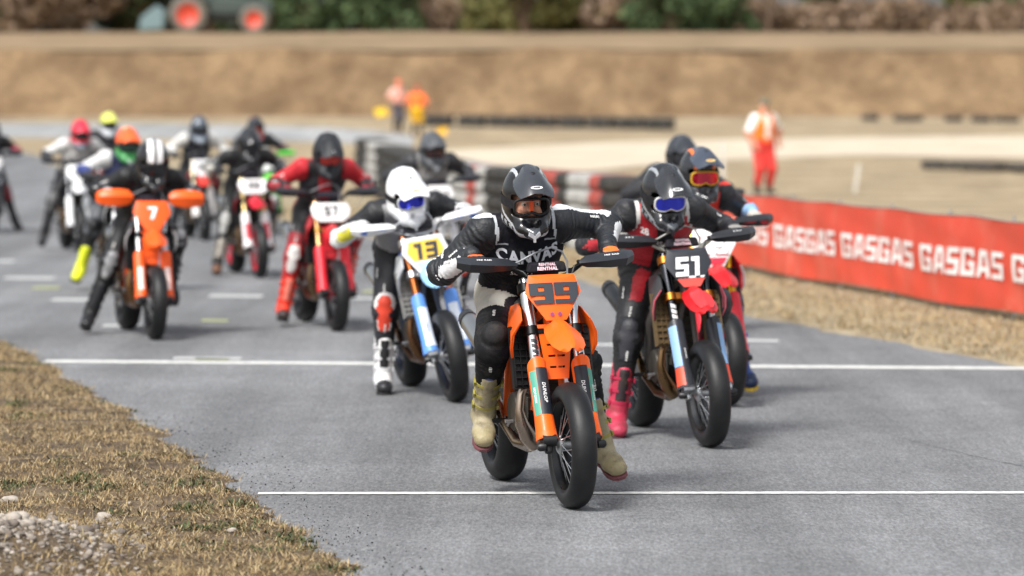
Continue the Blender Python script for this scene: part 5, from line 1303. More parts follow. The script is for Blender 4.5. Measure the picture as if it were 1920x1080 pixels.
# ------------------------------------------------------------------ trees and hedge on the plateau
LEAF = {'green': [cloth('#4a5c3c'), cloth('#5a6b48'), cloth('#3a4a30')], 'olive': [cloth('#6a6a40'), cloth('#7d7548'), cloth('#54562f')], 'brown': [cloth('#86705a'), cloth('#705c48'), cloth('#968170')], 'dark': [cloth('#37432a'), cloth('#465232'), cloth('#5a4a34')]}
M_BARK = mat('bark', '#5c4a3a', .9, 0, .2, 6)
def tree(u, d, h, rw, kind, label, cat='tree', trunk=.35, nl=2600, leaf=.30, seed=1):
    r = np.random.default_rng(seed); x = (u - 960) / F_PX * d; z0 = ground_z(x, d)
    rt = root('bush' if cat == 'bush' else 'tree', label, cat, Matrix.Translation((x, d, z0)), 'bushes and trees on top of the bank')
    b = MB(); th = h * trunk
    b.tube([(0, 0, -.2), (.05, 0, th * .5), (0, .05, th), (r.normal(0, .2), r.normal(0, .2), h * .8)], [.07 * h ** .7, .055 * h ** .7, .045 * h ** .7, .015], 8)
    lobes = []
    for k in range(12 if cat == 'tree' else 11):
        a = 2.4 * k + r.uniform(-.4, .4); rr = rw * r.uniform(.25, .75); zz = th + (h - th) * ((k + .5) / 11 if cat == 'tree' else r.uniform(.12, .8)); lobes.append((rr * math.cos(a), rr * math.sin(a), zz, r.uniform(.35, .6) * rw))
        b.tube([(0, 0, th * .7), (rr * .5 * math.cos(a), rr * .5 * math.sin(a), (th + zz) / 2), (rr * math.cos(a), rr * math.sin(a), zz)], [.022 * h, .014 * h, .006], 6)
    obj('trunk', b.mesh('trunk', 1, 60), M_BARK, rt)
    li = r.integers(len(lobes), size=nl); L = np.array(lobes)[li]; dv = r.normal(size=(nl, 3)); dv /= np.linalg.norm(dv, axis=1)[:, None]
    c = L[:, :3] + dv * (L[:, 3] * r.uniform(.45, 1.08, nl) ** .6)[:, None] * np.array([1, 1, .8]); c[:, 2] = np.maximum(c[:, 2], .05)
    a = r.normal(size=(nl, 3)); a /= np.linalg.norm(a, axis=1)[:, None]; bb = np.cross(a, r.normal(size=(nl, 3))); bb /= np.linalg.norm(bb, axis=1)[:, None]; s = (leaf * r.uniform(.5, 1.1, nl))[:, None]
    V = np.stack([c - a * s, c + bb * s * .5, c + a * s, c - bb * s * .5], 1).reshape(-1, 3); Fq = np.arange(nl * 4).reshape(-1, 4)
    obj('crown', fast_mesh('crown', V, Fq, r.integers(3, size=nl), 3, False), LEAF[kind], rt)
    return rt
tl_ = [(-60, 192, 6.5, 3.2, 'dark', 'dark leafy tree at the far left picture edge', 'tree'), (60, 190, 4.2, 2.0, 'brown', 'dry brown bush left of the tractor', 'bush'), (150, 194, 4.6, 2.2, 'brown', 'tall dry brown bush second from the left', 'bush'),
       (240, 196, 6, 2.4, 'dark', 'dark tree standing just left of the tractor', 'tree'), (400, 197, 6.5, 2.6, 'green', 'green tree directly behind the tractor', 'tree'), (575, 194, 5.6, 2.6, 'green', 'rounded green tree right of the tractor', 'tree'), (690, 193, 5.4, 2.5, 'green', 'dense green tree second to the right of the tractor', 'tree'),
       (800, 198, 1.6, 1.9, 'brown', 'low brown bush under a patch of sky left of centre', 'bush'), (900, 198, 1.7, 1.9, 'olive', 'low olive bush near the top centre', 'bush'), (985, 194, 4.8, 2.2, 'olive', 'taller olive bush at the top centre', 'bush'), (1090, 197, 2.0, 1.9, 'olive', 'olive bush between the centre and the round green tree', 'bush'), (1165, 195, 3.8, 2.2, 'brown', 'brown bush touching the round green tree', 'bush'),
       (1270, 189, 5.5, 2.2, 'green', 'broad round green tree at the top right, left half', 'tree'), (1350, 190, 5.8, 2.2, 'green', 'broad round green tree at the top right, right half', 'tree'),
       (1470, 196, 1.5, 1.9, 'brown', 'low dry brown hedge bush right of the green tree', 'bush'), (1560, 197, 1.4, 1.9, 'brown', 'dry brown hedge bush second right of the green tree', 'bush'), (1655, 196, 1.6, 1.9, 'brown', 'dry brown hedge bush third right of the green tree', 'bush'), (1750, 197, 1.4, 1.9, 'brown', 'dry brown hedge bush fourth right of the green tree', 'bush'), (1850, 196, 1.6, 1.9, 'brown', 'dry brown hedge bush near the right picture edge', 'bush'), (1950, 197, 1.6, 1.9, 'brown', 'dry brown hedge bush cut by the right picture edge', 'bush'),
       (510, 199, 2.2, 2.2, 'dark', 'dark low bush between tractor and rounded green tree', 'bush'), (745, 200, 2.2, 2.2, 'dark', 'dark low bush right of the two green trees', 'bush'), (850, 201, 2.0, 2.2, 'brown', 'brown low scrub between two low bushes left of centre', 'bush'), (1035, 201, 2.2, 2.2, 'dark', 'dark low bush right of the top centre', 'bush'), (1215, 200, 2.4, 2.0, 'dark', 'dark low bush at the left foot of the broad green tree', 'bush'), (1420, 199, 1.8, 2.0, 'brown', 'brown scrub at the right foot of the broad green tree', 'bush'), (320, 200, 2.6, 2.4, 'dark', 'dark low bush behind the rear tractor wheel', 'bush'), (0, 199, 3, 2.4, 'brown', 'brown bush at the left picture edge beside the dark tree', 'bush'),
       (1545, 206, 5.2, 1.3, 'green', 'slim green tree rising behind the brown hedge', 'tree'), (1820, 207, 5.0, 1.8, 'olive', 'olive tree rising behind the hedge on the right', 'tree'), (1905, 206, 5.4, 1.6, 'green', 'green tree rising behind the hedge at the right edge', 'tree')]
for k, (u, d, h, rw, kd, lb, ct) in enumerate(tl_): tree(u, d, h, rw, kd, lb, ct, .06 if ct == 'tree' else .05, 3400 if ct == 'tree' else 2600, .28, 20 + k)
# fence posts along the hedge
for k, u in enumerate((1440, 1613, 1795)):
    x = (u - 960) / F_PX * 186; o = obj('fence_post', cached('fpost', lambda: MB().tube([(0, 0, -.2), (.02, 0, 1.0), (0, 0, 2.6)], [.11, .10, .09], 8).mesh('fpost', 1, 60)), M_BARK); o.location = (x, 186, ground_z(x, 186)); tag(o, ('wooden post at the left end of the brown hedge', 'wooden post in the middle of the brown hedge', 'wooden post at the right of the brown hedge')[k], 'post')

# tractor on the bank
def tractor():
    d = 181.0; c = at_depth(355, 57, d); c.z = ground_z(c.x, d); k = d / F_PX
    rt = root('tractor', 'parked tractor with red wheel rims on top of the bank', 'tractor', Matrix.Translation(c)); X2 = (478 - 355) * k
    def wheel(Ro, w): return MB().lathe([(Ro * .6, -w / 2), (Ro * .8, -w / 2 - .02), (Ro * .96, -w * .4), (Ro, 0), (Ro * .96, w * .4), (Ro * .8, w / 2 + .02), (Ro * .6, w / 2)], n=32, closed=True)
    def lugs(Ro, w):
        b = wheel(Ro, w)
        for i in range(22):
            a = 2 * math.pi * i / 22; sg = 1 if i % 2 else -1; rm = np.array(Matrix.Rotation(-a, 3, 'Y')); b.box(rm @ np.array([Ro, w * .22 * sg, 0]), (.06, w * .5, .07), rm @ np.array(Matrix.Rotation(R(28 * sg), 3, 'X')))
        return b.mesh('ttyre', 1, 40)
    def rim(Ro, w): return MB().lathe([(.06, -w * .12), (Ro * .35, -w * .18), (Ro * .55, -w * .42), (Ro * .63, -w * .48), (Ro * .63, w * .48), (Ro * .55, w * .42), (Ro * .35, w * .0), (.06, w * .0)], n=28).mesh('trim', 1, 40)
    MT = mat('tractor_tyre', '#6b655c', .85, 0, .2, 5, dirt='#8a7d68', dirt_amt=.6); MR = mat('tractor_red', '#c4442f', .45, 0, .1, 5); MD = mat('tractor_dark', '#3c4642', .5, 0, .1, 5); MG = mat('tractor_teal', '#6b8083', .5, 0, .1, 5); MK = M_BLACK()
    for x, Ro, w in ((0, .86, .48), (X2, .64, .40)):
        for y in (-.78, .78):
            wo = obj('wheel', cached(('trim', Ro), lambda: rim(Ro, w)), MR, rt, (x, y, Ro)); obj('tyre', cached(('ttyre', Ro), lambda: lugs(Ro, w)), MT, wo)
    obj('chassis', MB().box((X2 * .5, 0, .85), (X2 + .6, .5, .45)).tube([(0, -.8, .86), (0, .8, .86)], .14, 10).tube([(X2, -.75, .64), (X2, .75, .64)], .10, 10).mesh('ch', 1, 30), MK, rt, bevel=.03)
    obj('hood', MB().loft([[(x, y * hw, z0 + (1 - abs(y) ** 3 * .3) * hh if t else .95) for t, y in ((0, -1), (0, 1), (1, 1), (1, .5), (1, -.5), (1, -1))] for x, hw, z0, hh in ((.9, .42, 1.0, .75), (2.2, .40, 1.0, .68), (X2 + .75, .36, 1.0, .55))]).mesh('hood', 1, 30), MD, rt)
    obj('fenders', MB().grid(np.array([[(1.0 * math.cos(a), y, .86 + 1.0 * math.sin(a)) for y in (-1.0, -.52)] for a in [R(150 - 120 * i / 10) for i in range(11)]]), 0, .03).grid(np.array([[(1.0 * math.cos(a), y, .86 + 1.0 * math.sin(a)) for y in (.52, 1.0)] for a in [R(150 - 120 * i / 10) for i in range(11)]]), 0, .03).mesh('fe', 1, 60), MD, rt)
    cab = obj('cab', MB().box((.15, 0, 2.75), (1.6, 1.4, .14)).tube([(-.55, -.6, 1.5), (-.5, -.58, 2.7)], .05, 8).tube([(-.55, .6, 1.5), (-.5, .58, 2.7)], .05, 8).tube([(.85, -.6, 1.4), (.75, -.58, 2.7)], .05, 8).tube([(.85, .6, 1.4), (.75, .58, 2.7)], .05, 8).mesh('cab', 1, 30), MG, rt, bevel=.02)
    obj('cab_seat', MB().box((-.1, 0, 1.55), (.5, .5, .14)).box((-.35, 0, 1.85), (.12, .5, .6)).mesh('cs', 1, 30), MK, cab, bevel=.04)
    obj('rear_implement', MB().prism([(-2.1, .12), (-1.0, .2), (-.95, 1.0), (-1.3, 1.25), (-2.0, .7)], (0, -.7, 0), (1, 0, 0), (0, 0, 1), -1.4).tube([(-1.2, 0, .9), (-.3, 0, .9)], .07, 8).mesh('imp', 1, 30), MG, rt, bevel=.03)
tractor()
# ------------------------------------------------------------------ the grid: motorcycles and riders
def place(u, v, heading, lean=0):
    p = on_ground(u, v); th = math.atan2(-math.cos(R(heading)), math.sin(R(heading)))
    return Matrix.Translation((p.x, p.y, p.z + .004)) @ Matrix.Rotation(th, 4, 'Z') @ Matrix.Rotation(R(lean), 4, 'X')
GB, GR = 'motorcycles racing off the grid', 'riders racing off the grid'
FT = lambda t, h, b=.02, sp=1.0, sh=0: (lambda: font_text(t, h, b, sh, sp, .018))
PEG_R, PEG_L = (-.83, -.245, .44), (-.83, .245, .44)

# 99 ---------------------------------------------------------
ORG = '#fb6414'
b99 = dict(q=1, body=ORG, body2=ORG, guard=ORG, frame='#e8601c', rim='#2b2c2e', fork='#cfd0d2', steer=0, rad='#1b1b1d', pad='#232228', padtext=True, hand='wedge', handc='#272a30', handtext=('HIZ RAD', '#e8e8e8'), tank='#1c1c1e',
           num=('99', .105, '#2b3038', dict(wide=1.12, gap=.055, a=.38, b=.2, vo=.012)), plate_decals=[([(cx_ + .0105 * math.cos(R(a)), -.093 + .0105 * math.sin(R(a))) for a in range(0, 360, 30)], '#7c3a66') for cx_ in (-.019, .019)], guard_decals=[(.135, .375, -62, 22, '#20242e', 'dark_decal'), (.135, .360, 24, 70, '#4f9a86', 'teal_decal'), (.02, .05, -50, 60, ORG, 'lower_band')],
           guard_text=[('DUNLOP', .018, .245, -14, '#f0f0f0'), ('MOTOREX', .012, .235, 46, '#e6f0ea')], tube_decals=[(.42, .53, '#23252b')], hose='#70747a', pipe='#a8988a')
r99 = dict(q=1, hs=1.03, bulk=1.12, side=-.062, tilt=.012, seed=1.7, C=(-.70, 0, 1.225), N=(-.585, 0, 1.362), H=(-.455, 0, 1.455), hp=15, hy=-1, hr=0, eL=(-.85, .33, .30), eR=(-.85, -.34, -.22), fR=(-.83, -.235, .42), tR=(1, -.18, -.42), fL=(-.80, .345, .215), tL=(1, .18, -.22), kpR=(1, -.22, .1),
           suit=dict(base='#17191d', torso='~#11131c', chest='~#11131c', back='~#11131c', waist='~#15161d', hips='~#b4b1aa', neck='#141518', uarm='#1d2025', arm_stripe='#cfd2d6', farm='#22252a', farm_panel='#d7d9dc', elbow='#c9cccf', elbow_cap='#d9dbde', pad='#24272c', pad_cap='#16181b', trim='#bfc4ca',
                     thigh='~#b9b6ae', thigh_out='~#aeaaa2', thigh_in='~#221a22', thigh_low='~#1d1e21', knee='~#1f2022', knee_cap='~#2a2a2c', shin='~#17181a'),
           boot=['#9d9377', '#8f856a', '#2b3566', '#988d6c', '#6a3c42'], bootdirty=True, strapc='#948b45', glove=['#24262a', '#1b1c1f', '#f0702a'],
           helmet=dict(hc=['#121316', '#a9adb3', '#4d5157'], design='lines', peakc='#34373d', lens='clear', face=True, logo=('SHOEI', '#1b1c1f', '#e6e6e8'), vent='#b3b6bb', frame='#1a1b1d', trimc=['#1a1b1e', '#8d9197']),
           prints=[(FT('CANVAS', .057, .042, 1.14), .0, -.005, '#c4c8d0', 0), (FT('SCOTT', .028, .03, 1.0, .2), -.03, -.095, '#c9ccd2', 0), (lambda: subdiv([(-.04, -.004), (.02, -.004), (.02, .004), (-.04, .004)], [(0, 1, 2, 3)], .02), -.115, .045, '#8f949c', 0), (lambda: subdiv([(-.02, -.004), (.04, -.004), (.04, .004), (-.02, .004)], [(0, 1, 2, 3)], .02), .105, .05, '#8f949c', .15)])
M99 = place(1076, 955, 13, 2)
bike(b99, M99, 'orange supermoto with number 99 leading at the front line', GB)
rider(r99, M99, 'rider in black vest and grey-lined dark helmet on the leading orange bike', GR)

# 51 ---------------------------------------------------------
b51 = dict(q=2, body='#bf151d', fork='#3a3b3f', guard='#303238', clamp='#a8672c', rim='#4a4b4d', rad='#6d5a3f', plate='#2f3239', padtext=True, pad='#2b2a30', bar='#c9c5b8', hand='wedge', handc='#26272b', handtext=('X R U', '#e8e8e8'), shield=False, frame='#5d5a58', blacklug=False, shroud='#2d2e33', shroud2='#e06a78', side='#e8e8ea', body2='#e6e6e8', muffler='#4b4c4e',
           num=('51', .112, '#f2f2f2', dict(wide=.66, gap=.10, a=.34, b=.22, vo=.0, shear=.12, outline='#111318')), plate_decals=[([(-.048, -.118), (.048, -.118), (.080, -.070), (-.080, -.070)], '#d8493e'), ([(-.075, -.066), (.075, -.066), (.084, -.055), (-.084, -.055)], '#e9e9e9')],
           guard_decals=[(.03, .14, 12, 85, '#e2492c', 'red_decal'), (.145, .39, 12, 85, '#86acd6', 'blue_decal')], guard_text=[('SHOWA', .012, .22, -22, '#e6e6e6')], fender2='#e2383c', hose='#8b8b86', pipe='#7c6245', tube_decals=[(.40, .53, '#c9c9c9')], plate_scale=1.0)
r51 = dict(q=2, side=-.06, seed=2.6, H=(-.46, 0, 1.40), N=(-.585, 0, 1.345), hp=22, hy=2, fR=(-.82, -.315, .16), tR=(1, -.1, -.04), fL=(-.88, .25, .42),
           suit=dict(base='#1b1c1f', torso='#b3202c', chest='#b3202c', chest_mid='#1c1c20', back='#232428', waist='#1e1e22', hips='#232326', uarm='#232428', arm_stripe='#2b2c31', farm='#222327', farm_panel='#b3303a', pad='#2a2b2f', pad_cap='#b9b9b6', elbow='#26272b', trim='#d6d4d2', thigh='#b3202c', thigh_out='#232327', thigh_in='#1c1c1f', thigh_low='#1f1f23', knee='#1c1d20', knee_cap='#33343a', shin='#1e1f22'),
           boot=['#b32c48', '#2a2024', '#c02c4c', '#a83048', '#3a1a24'], strapc='#a82a46', bootdirty=True, glove=['#2a2a2c', '#c9c4b8', '#8d8a86'],
           helmet=dict(hc=['#212327', '#8e9298', '#5d6167'], design='lines', peakc='#292b2f', lens='#2a36d8', frame='#d6d6d6', logo=('SHOEI', '#1b1c1f', '#e6e6e8'), vent='#2b2c2f', trimc=['#17181a', '#a9b4c4']),
           prints=[(FT('28', .036, .04), -.115, .0, '#e6dcdc', 0), (FT('VISAGE', .034, .03, 1.1), .0, -.06, '#e2dcdc', 0)])
M51 = place(1332, 840, 13, 3)
bike(b51, M51, 'dark and red supermoto with number 51, second in line on the right', GB)
rider(r51, M51, 'rider in red and black suit with pink boots and blue goggles', GR)

# 15 behind 51 ------------------------------------------------
b15 = dict(q=2, body='#bf151d', fork='#d39a2c', guard='#d92c3a', rim='#3a3b3d', plate='#eceaea', hand='wedge', handc='#222327', handc2='#d83038', num=('15', .118, '#f4f4f4', dict(wide=.66, gap=.08, a=.32, b=.2, vo=.008, outline='#a0182c')), plate_decals=[([(-.048, -.118), (.048, -.118), (.078, -.074), (-.078, -.074)], '#c8203a')], shield=False, shroud='#d0202c', shroud2='#cfd0d2', side='#dcdcdc', tank='#2a2a2c', plate_scale=1.1)
r15 = dict(q=2, side=-.03, seed=3.1, H=(-.45, 0, 1.45), N=(-.57, 0, 1.36), C=(-.69, 0, 1.22), hp=8, hy=2, fR=PEG_R, fL=(-.84, .33, .20), tL=(1, .12, -.12),
           suit=dict(base='#1d1e22', torso='#e2382a', chest='#e2382a', back='#26272b', uarm='#202126', arm_stripe='#e2382a', farm='#8fb4dc', farm_panel='#1f2024', pad='#e2382a', pad_cap='#e6e6e6', elbow='#202126', thigh='#c22a30', thigh_out='#25262a', thigh_low='#2a2b30', knee='#26262a', knee_cap='#5a7ab0', shin='#23283a'),
           boot=['#2b4a8c', '#6a93d0', '#2b4a8c', '#23304f', '#c8a83c'], helmet=dict(hc=['#24262b', '#4a4f5a', '#f0702a'], design='crown', gloss=True, peakc='#3b4350', lens='#c81f3c', frame='#c9a02c', vent='#2b2b2e', trimc=['#f0702a', '#c86aa0'], logo=('BULL', '#c8202c', '#e8d080')), glove=['#c9c5bc', '#d83038', '#b9b5ac'])
M15 = place(1364, 762, 13, 1)
bike(b15, M15, 'red supermoto with white number board ending in 5, close behind bike 51', GB)
rider(r15, M15, 'rider in orange-red suit with red mirrored goggles and blue boots', GR)
# behind it, nearly hidden
bh = dict(q=3, body='#3a3c40', fork='#8d8d8f', plate='#c9c9c9', handc='#222326', num=('8', .11, '#222222', dict(wide=.7)))
rh = dict(q=3, side=-.08, seed=4.3, H=(-.45, 0, 1.46), fR=PEG_R, fL=(-.84, .33, .22), suit=dict(base='#26272b', chest='#2c2d31', pad='#2f3034', knee='#34353a'), helmet=dict(hc=['#2c2f35', '#b08a3c', '#44474d'], design='rim', lens='#3a3a40', peakc='#2c2f35'))
Mh = place(1325, 630, 13, 0)
bike(bh, Mh, 'dark motorcycle almost hidden behind the red one on the right', GB)
rider(rh, Mh, 'rider with dark helmet almost hidden behind the orange-red rider', GR)

# 13 ---------------------------------------------------------
b13 = dict(q=2, body='#8fc0ea', body2='#e2e6ea', fork='#b0683a', guard='#5f93e0', rim='#2a2d36', plate='#e6e8ea', hand='wedge', handc='#e2e4e6', handc2='#4f82dc', shield=False, shroud='#cfd4d8', shroud2='#b9bec4', rad='#8d8d8b', fender='#8fbde6', fender2='#e2e8ee', frame='#5d6a80', side='#3a55a8', tank='#3a55a8', pad='#33343a', hose='#b9bdc2', bar='#b9bdc2', clamp='#cfd0d2', blacklug=False, pipe='#7a5a40',
           num=('13', .108, '#2a2d33', dict(wide=.70, gap=.06, a=.34, b=.2, vo=.022, shear=.08)), plate_decals=[([(-.088, -.040), (.088, -.040), (.122, .022), (.100, .094), (-.100, .094), (-.122, .022)], '#e2b93c'), ([(-.045, -.112), (.045, -.112), (.080, -.050), (-.080, -.050)], '#a8d2f0')], guard_decals=[(.06, .33, -55, 30, '#dfe8f4', 'pale_decal')], guard_text=[('YAMAHA', .013, .19, -12, '#3a55a8')], plate_scale=1.12, plate_dz=-.045)
r13 = dict(q=2, side=-.03, seed=5.2, H=(-.45, 0, 1.34), N=(-.58, 0, 1.29), C=(-.71, 0, 1.18), hp=24, hy=4, fR=(-.84, -.30, .17), tR=(1, -.12, -.05), fL=PEG_L,
           suit=dict(base='#1a1b20', torso='#8e8e90', chest='#8a8a8c', back='#1e1f24', waist='#1c1d21', uarm='#1c1d22', arm_stripe='#26272c', farm='#d9dadb', farm_panel='#c9c23c', pad='#22232a', pad_cap='#e0523c', elbow='#1e1f24', elbow_cap='#d3cc3e', thigh='#1b1c23', thigh_out='#1b1c23', thigh_low='#202128', knee='#e6e2e0', knee_cap='#d8452f', shin='#202125', shin_out='#2a2b30'),
           boot=['#e4e4e4', '#2a2a2c', '#e0e0e0', '#26262a', '#1a1a1c'], strapc='#d8d8da', helmet=dict(hc=['#eef0f2', '#c9ccd0', '#5d6167'], design='rim', peakc='#eef0f2', lens='#2430d0', frame='#d8dade', vent='#b9bcc0', logo=('AIROH', '#2b2b2e', '#c9c08a')), glove=['#26272b', '#3a3b3f', '#c9cacb'])
M13 = place(857, 755, 12.4, 9)
bike(b13, M13, 'light blue and white supermoto with yellow number 13 board', GB)
rider(r13, M13, 'rider in white peaked helmet with blue goggles on bike 13', GR)
# grey helmet behind 13
bf = dict(q=3, body='#c8c9cb', plate='#d8d8d8', handc='#26272b', num=('24', .11, '#2a2a2c', dict(wide=.7)), fork='#b9b9bb', shroud='#dcdcdc')
rf_ = dict(q=3, side=-.02, seed=6.3, H=(-.45, 0, 1.44), hp=14, fR=PEG_R, fL=PEG_L, suit=dict(base='#2a2b2f', torso='#8a8988', chest='#8d8b89', uarm='#2b2c30', pad='#303136', pad_cap='#b85a3c', farm='#2b2c30', elbow_cap='#c9c9c9', knee='#3a3a3e'), helmet=dict(hc=['#53565b', '#3a3c40', '#44474d'], design='rim', gloss=False, peakc='#4a4d52', lens='#4a2a2a'))
Mf = place(842, 563, 12, 2)
bike(bf, Mf, 'pale motorcycle hidden behind bike 13', GB)
rider(rf_, Mf, 'rider with matt grey helmet behind the white-helmeted rider', GR)

# 57 ---------------------------------------------------------
b57 = dict(q=2, body='#ba161f', fork='#cfa070', guard='#d92433', rim='#2a2a2c', plate='#eeeeee', hand='wedge', handc='#232428', num=('57', .088, '#1c1c1f', dict(wide=.62, gap=.10, a=.30, b=.2, vo=.0)), clamp='#8a6a3a', frame='#b02030', shieldc='#b81c28', plate_scale=1.2, wide=True, tank='#b81c28', shroud='#c81e2c', padtext=False, blacklug=True, hub='#b02030')
r57 = dict(q=2, side=.01, seed=7.7, H=(-.45, 0, 1.475), N=(-.58, 0, 1.40), C=(-.70, 0, 1.245), hp=26, hy=0, fR=(-.84, -.30, .17), tR=(1, -.1, -.05), fL=PEG_L,
           suit=dict(base='#1d1d20', torso='#1c1c20', chest='#1f1f23', chest_mid='#a8202a', back='#a8202a', waist='#1d1d21', uarm='#b8242e', arm_stripe='#c02a34', farm='#2a1c20', farm_panel='#a83a44', pad='#c42832', pad_cap='#cfcfcd', elbow='#1c1c20', thigh='#202024', thigh_out='#202024', thigh_low='#8a1c26', knee='#c22a2c', knee_cap='#d8d4d0', shin='#b02226'),
           boot=['#e2402a', '#e88070', '#e2402a', '#3a3030', '#1a1a1c'], strapc='#d9382a', helmet=dict(hc=['#23262b', '#2a2d32', '#33363b'], design='plain', gloss=False, peakc='#202327', lens='#b8281c', frame='#26262a', vent='#26262a', logo=('fox', '#dcdcdc', '#2a2d32')), glove=['#2a1c1e', '#2a2a2c', '#8a2a34'])
M57 = place(632, 622, 13.4, 0)
bike(b57, M57, 'red supermoto with black 57 on a white board', GB)
rider(r57, M57, 'rider in red and black suit with dark helmet and red lower legs', GR)

# 7 ----------------------------------------------------------
b7 = dict(q=2, body='#f25c1c', guard='#f25c1c', fork='#b9babc', rim='#2a2a2c', hand='slab', handc='#f4601c', num=('7', .105, '#f4f4f4', dict(wide=.72, gap=.1, a=.34, b=.2, vo=.015)), shroud='#3a3a3d', shroud2='#e8e8ea', frame='#f25c1c', guard_decals=[(.08, .28, -25, 30, '#f2d8d0', 'pale_decal')], pipe='#8d6a48', tank='#f25c1c', plate_scale=1.12)
r7 = dict(q=2, side=.02, seed=8.8, H=(-.45, 0, 1.42), N=(-.58, 0, 1.34), C=(-.70, 0, 1.21), hp=26, hy=0, hs=1.16, fR=(-.93, -.38, .19), tR=(1, -.2, -.2), fL=PEG_L, kpR=(1, -.15, .1),
          suit=dict(base='#17181b', chest='#191a1d', pad='#1e1f22', pad_cap='#b9b9b9', uarm='#17181b', knee='#1e1f22', knee_cap='#8a8b8e', shin='#18191c', elbow='#1c1d20', farm='#191a1d'),
          boot=['#1c1d20', '#2b2c30', '#1c1d20', '#222326', '#111113'], helmet=dict(hc=['#1b1c1f', '#e4e4e4', '#3a3c40'], design='stripes', peak=False, lens='#202024', frame='#1c1c1f', vent='#3a3a3e'), glove=['#1c1c1e', '#26262a', '#c9c9c9'])
M7 = place(290, 638, 14, -1.5)
bike(b7, M7, 'bright orange supermoto with white 7 and slab hand guards', GB)
rider(r7, M7, 'rider in all black with white-striped helmet and right leg out', GR)

# 298 --------------------------------------------------------
b298 = dict(q=2, body='#c0182c', fork='#cbb27c', guard='#ece8e8', rimc='#c82038', plate='#f0eeee', hand='none', num=('298', .075, '#3a3c42', dict(wide=.55, gap=.10, a=.28, b=.2, vo=.0)), plate_scale=1.2, wide=True, shield=False, shroud='#2a2a2e', tank='#c0182c', frame='#2a2a2c', guard_decals=[(.1, .3, -40, 30, '#c82038', 'red_decal')])
r298 = dict(q=2, side=.0, seed=9.4, H=(-.45, 0, 1.45), hp=20, fR=(-.84, -.31, .17), tR=(1, -.1, -.05), fL=PEG_L, suit=dict(base='#1b1c1f', chest='#222326', uarm='#1d1e21', pad='#2a2b2e', pad_cap='#c9c9c9', arm_stripe='#b4b2ac', farm='#1d1e21', farm_panel='#c9c6be', knee='#2a2b2e', knee_cap='#b9b9b6', shin='#1d1e21'),
            boot=['#2a2828', '#b9b2a8', '#2a2828', '#6a4a38', '#1a1a1c'], helmet=dict(hc=['#1d1e22', '#33353a', '#44474d'], design='rim', peakc='#1f2024', lens='#26262c', frame='#1d1d20', vent='#33353a'))
M298 = place(487, 522, 14, 1)
bike(b298, M298, 'red supermoto with red rims and three-digit white board', GB)
rider(r298, M298, 'rider in black with glossy black helmet between bikes 7 and 57', GR)
# grey helmet, white sleeves, back left
bi = dict(q=3, body='#d33a30', fork='#d0c4a8', guard='#e6e2de', plate='#e4e4e4', hand='none', num=('36', .10, '#4a4c52', dict(wide=.65)), shield=False, shroud='#8a2028')
ri = dict(q=3, side=.0, seed=10.1, H=(-.47, 0, 1.52), N=(-.58, 0, 1.43), C=(-.72, 0, 1.25), hp=14, fR=(-.86, -.30, .24), fL=PEG_L, suit=dict(base='#1d1e22', torso='#1d1e22', chest='#202126', uarm='#c9c8c4', arm_stripe='#d6d5d1', farm='#cfcec9', farm_panel='#3a3b3f', pad='#d2d1cd', elbow='#bfbeba', thigh='#1d1e22', knee='#2a2b2f'), helmet=dict(hc=['#4d5560', '#7d8794', '#3a3f48'], design='rim', peak=False, lens='#33383f'), boot=['#222226', '#33343a', '#222226', '#222226', '#111113'])
Mi = place(384, 452, 13, 0)
bike(bi, Mi, 'red-fendered motorcycle at the back behind bike 7', GB)
rider(ri, Mi, 'rider with grey helmet and white sleeves at the back', GR)
bj = dict(q=3, body='#58b83c', handc='#4fbf3c', guard='#58b83c', plate='#e4e4e4', num=('4', .11, '#2a2a2c', dict(wide=.7)))
rj = dict(q=3, side=-.12, seed=11.2, H=(-.45, 0, 1.50), N=(-.57, 0, 1.40), hp=8, fR=PEG_R, fL=PEG_L, suit=dict(base='#24262c', chest='#2a2c33', pad='#3a3c42', farm='#4a3038', knee='#34353a'), helmet=dict(hc=['#25272c', '#b8303a', '#d8502c'], design='split', peakc='#26282d', lens='#d8481c'))
Mj = place(508, 440, 14, 0)
bike(bj, Mj, 'green motorcycle with green hand guards behind the three-digit bike', GB)
rider(rj, Mj, 'rider with dark red-flanked helmet and orange goggles at the back', GR)
# yellow boots
bn = dict(q=3, body='#e6e8ea', body2='#e6e8ea', fender='#d8e04c', guard='#dfe3e8', fork='#c9c9cb', plate='#eceef0', handc='#2a2b2e', num=('6', .11, '#2a2c30', dict(wide=.7)), shroud='#33343a', shield=False)
rn = dict(q=3, side=.05, seed=12.2, H=(-.45, 0, 1.48), N=(-.57, 0, 1.39), hp=14, fR=(-.90, -.36, .22), tR=(1, -.3, -.08), fL=PEG_L, suit=dict(base='#3a3d42', chest='#2a3050', torso='#2c2f38', uarm='#d0d0d0', pad='#d4d4d4', farm='#303f7c', elbow='#c9c9c9', thigh='#4c4f54', thigh_low='#54575c', knee='#1d1e21', shin='#26272b'), boot=['#dfe83a', '#cfd82c', '#e4ec50', '#d8e02c', '#3a3c20'], helmet=dict(hc=['#f0622c', '#3a8a4c', '#e6e8b0'], design='split', peakc='#f0622c', lens='#2a4a3a'))
Mn = place(243, 552, 14, 0)
bike(bn, Mn, 'white motorcycle behind the orange bike 7', GB)
rider(rn, Mn, 'rider with orange and green helmet and fluorescent yellow boots', GR)
bl = dict(q=3, body='#34363b', plate='#eceeee', guard='#e2e4e6', fork='#7d7f83', hand='wedge', handc='#222326', num=('3', .11, '#2a2c30', dict(wide=.7)), shield=False, fender='#e2e4e6')
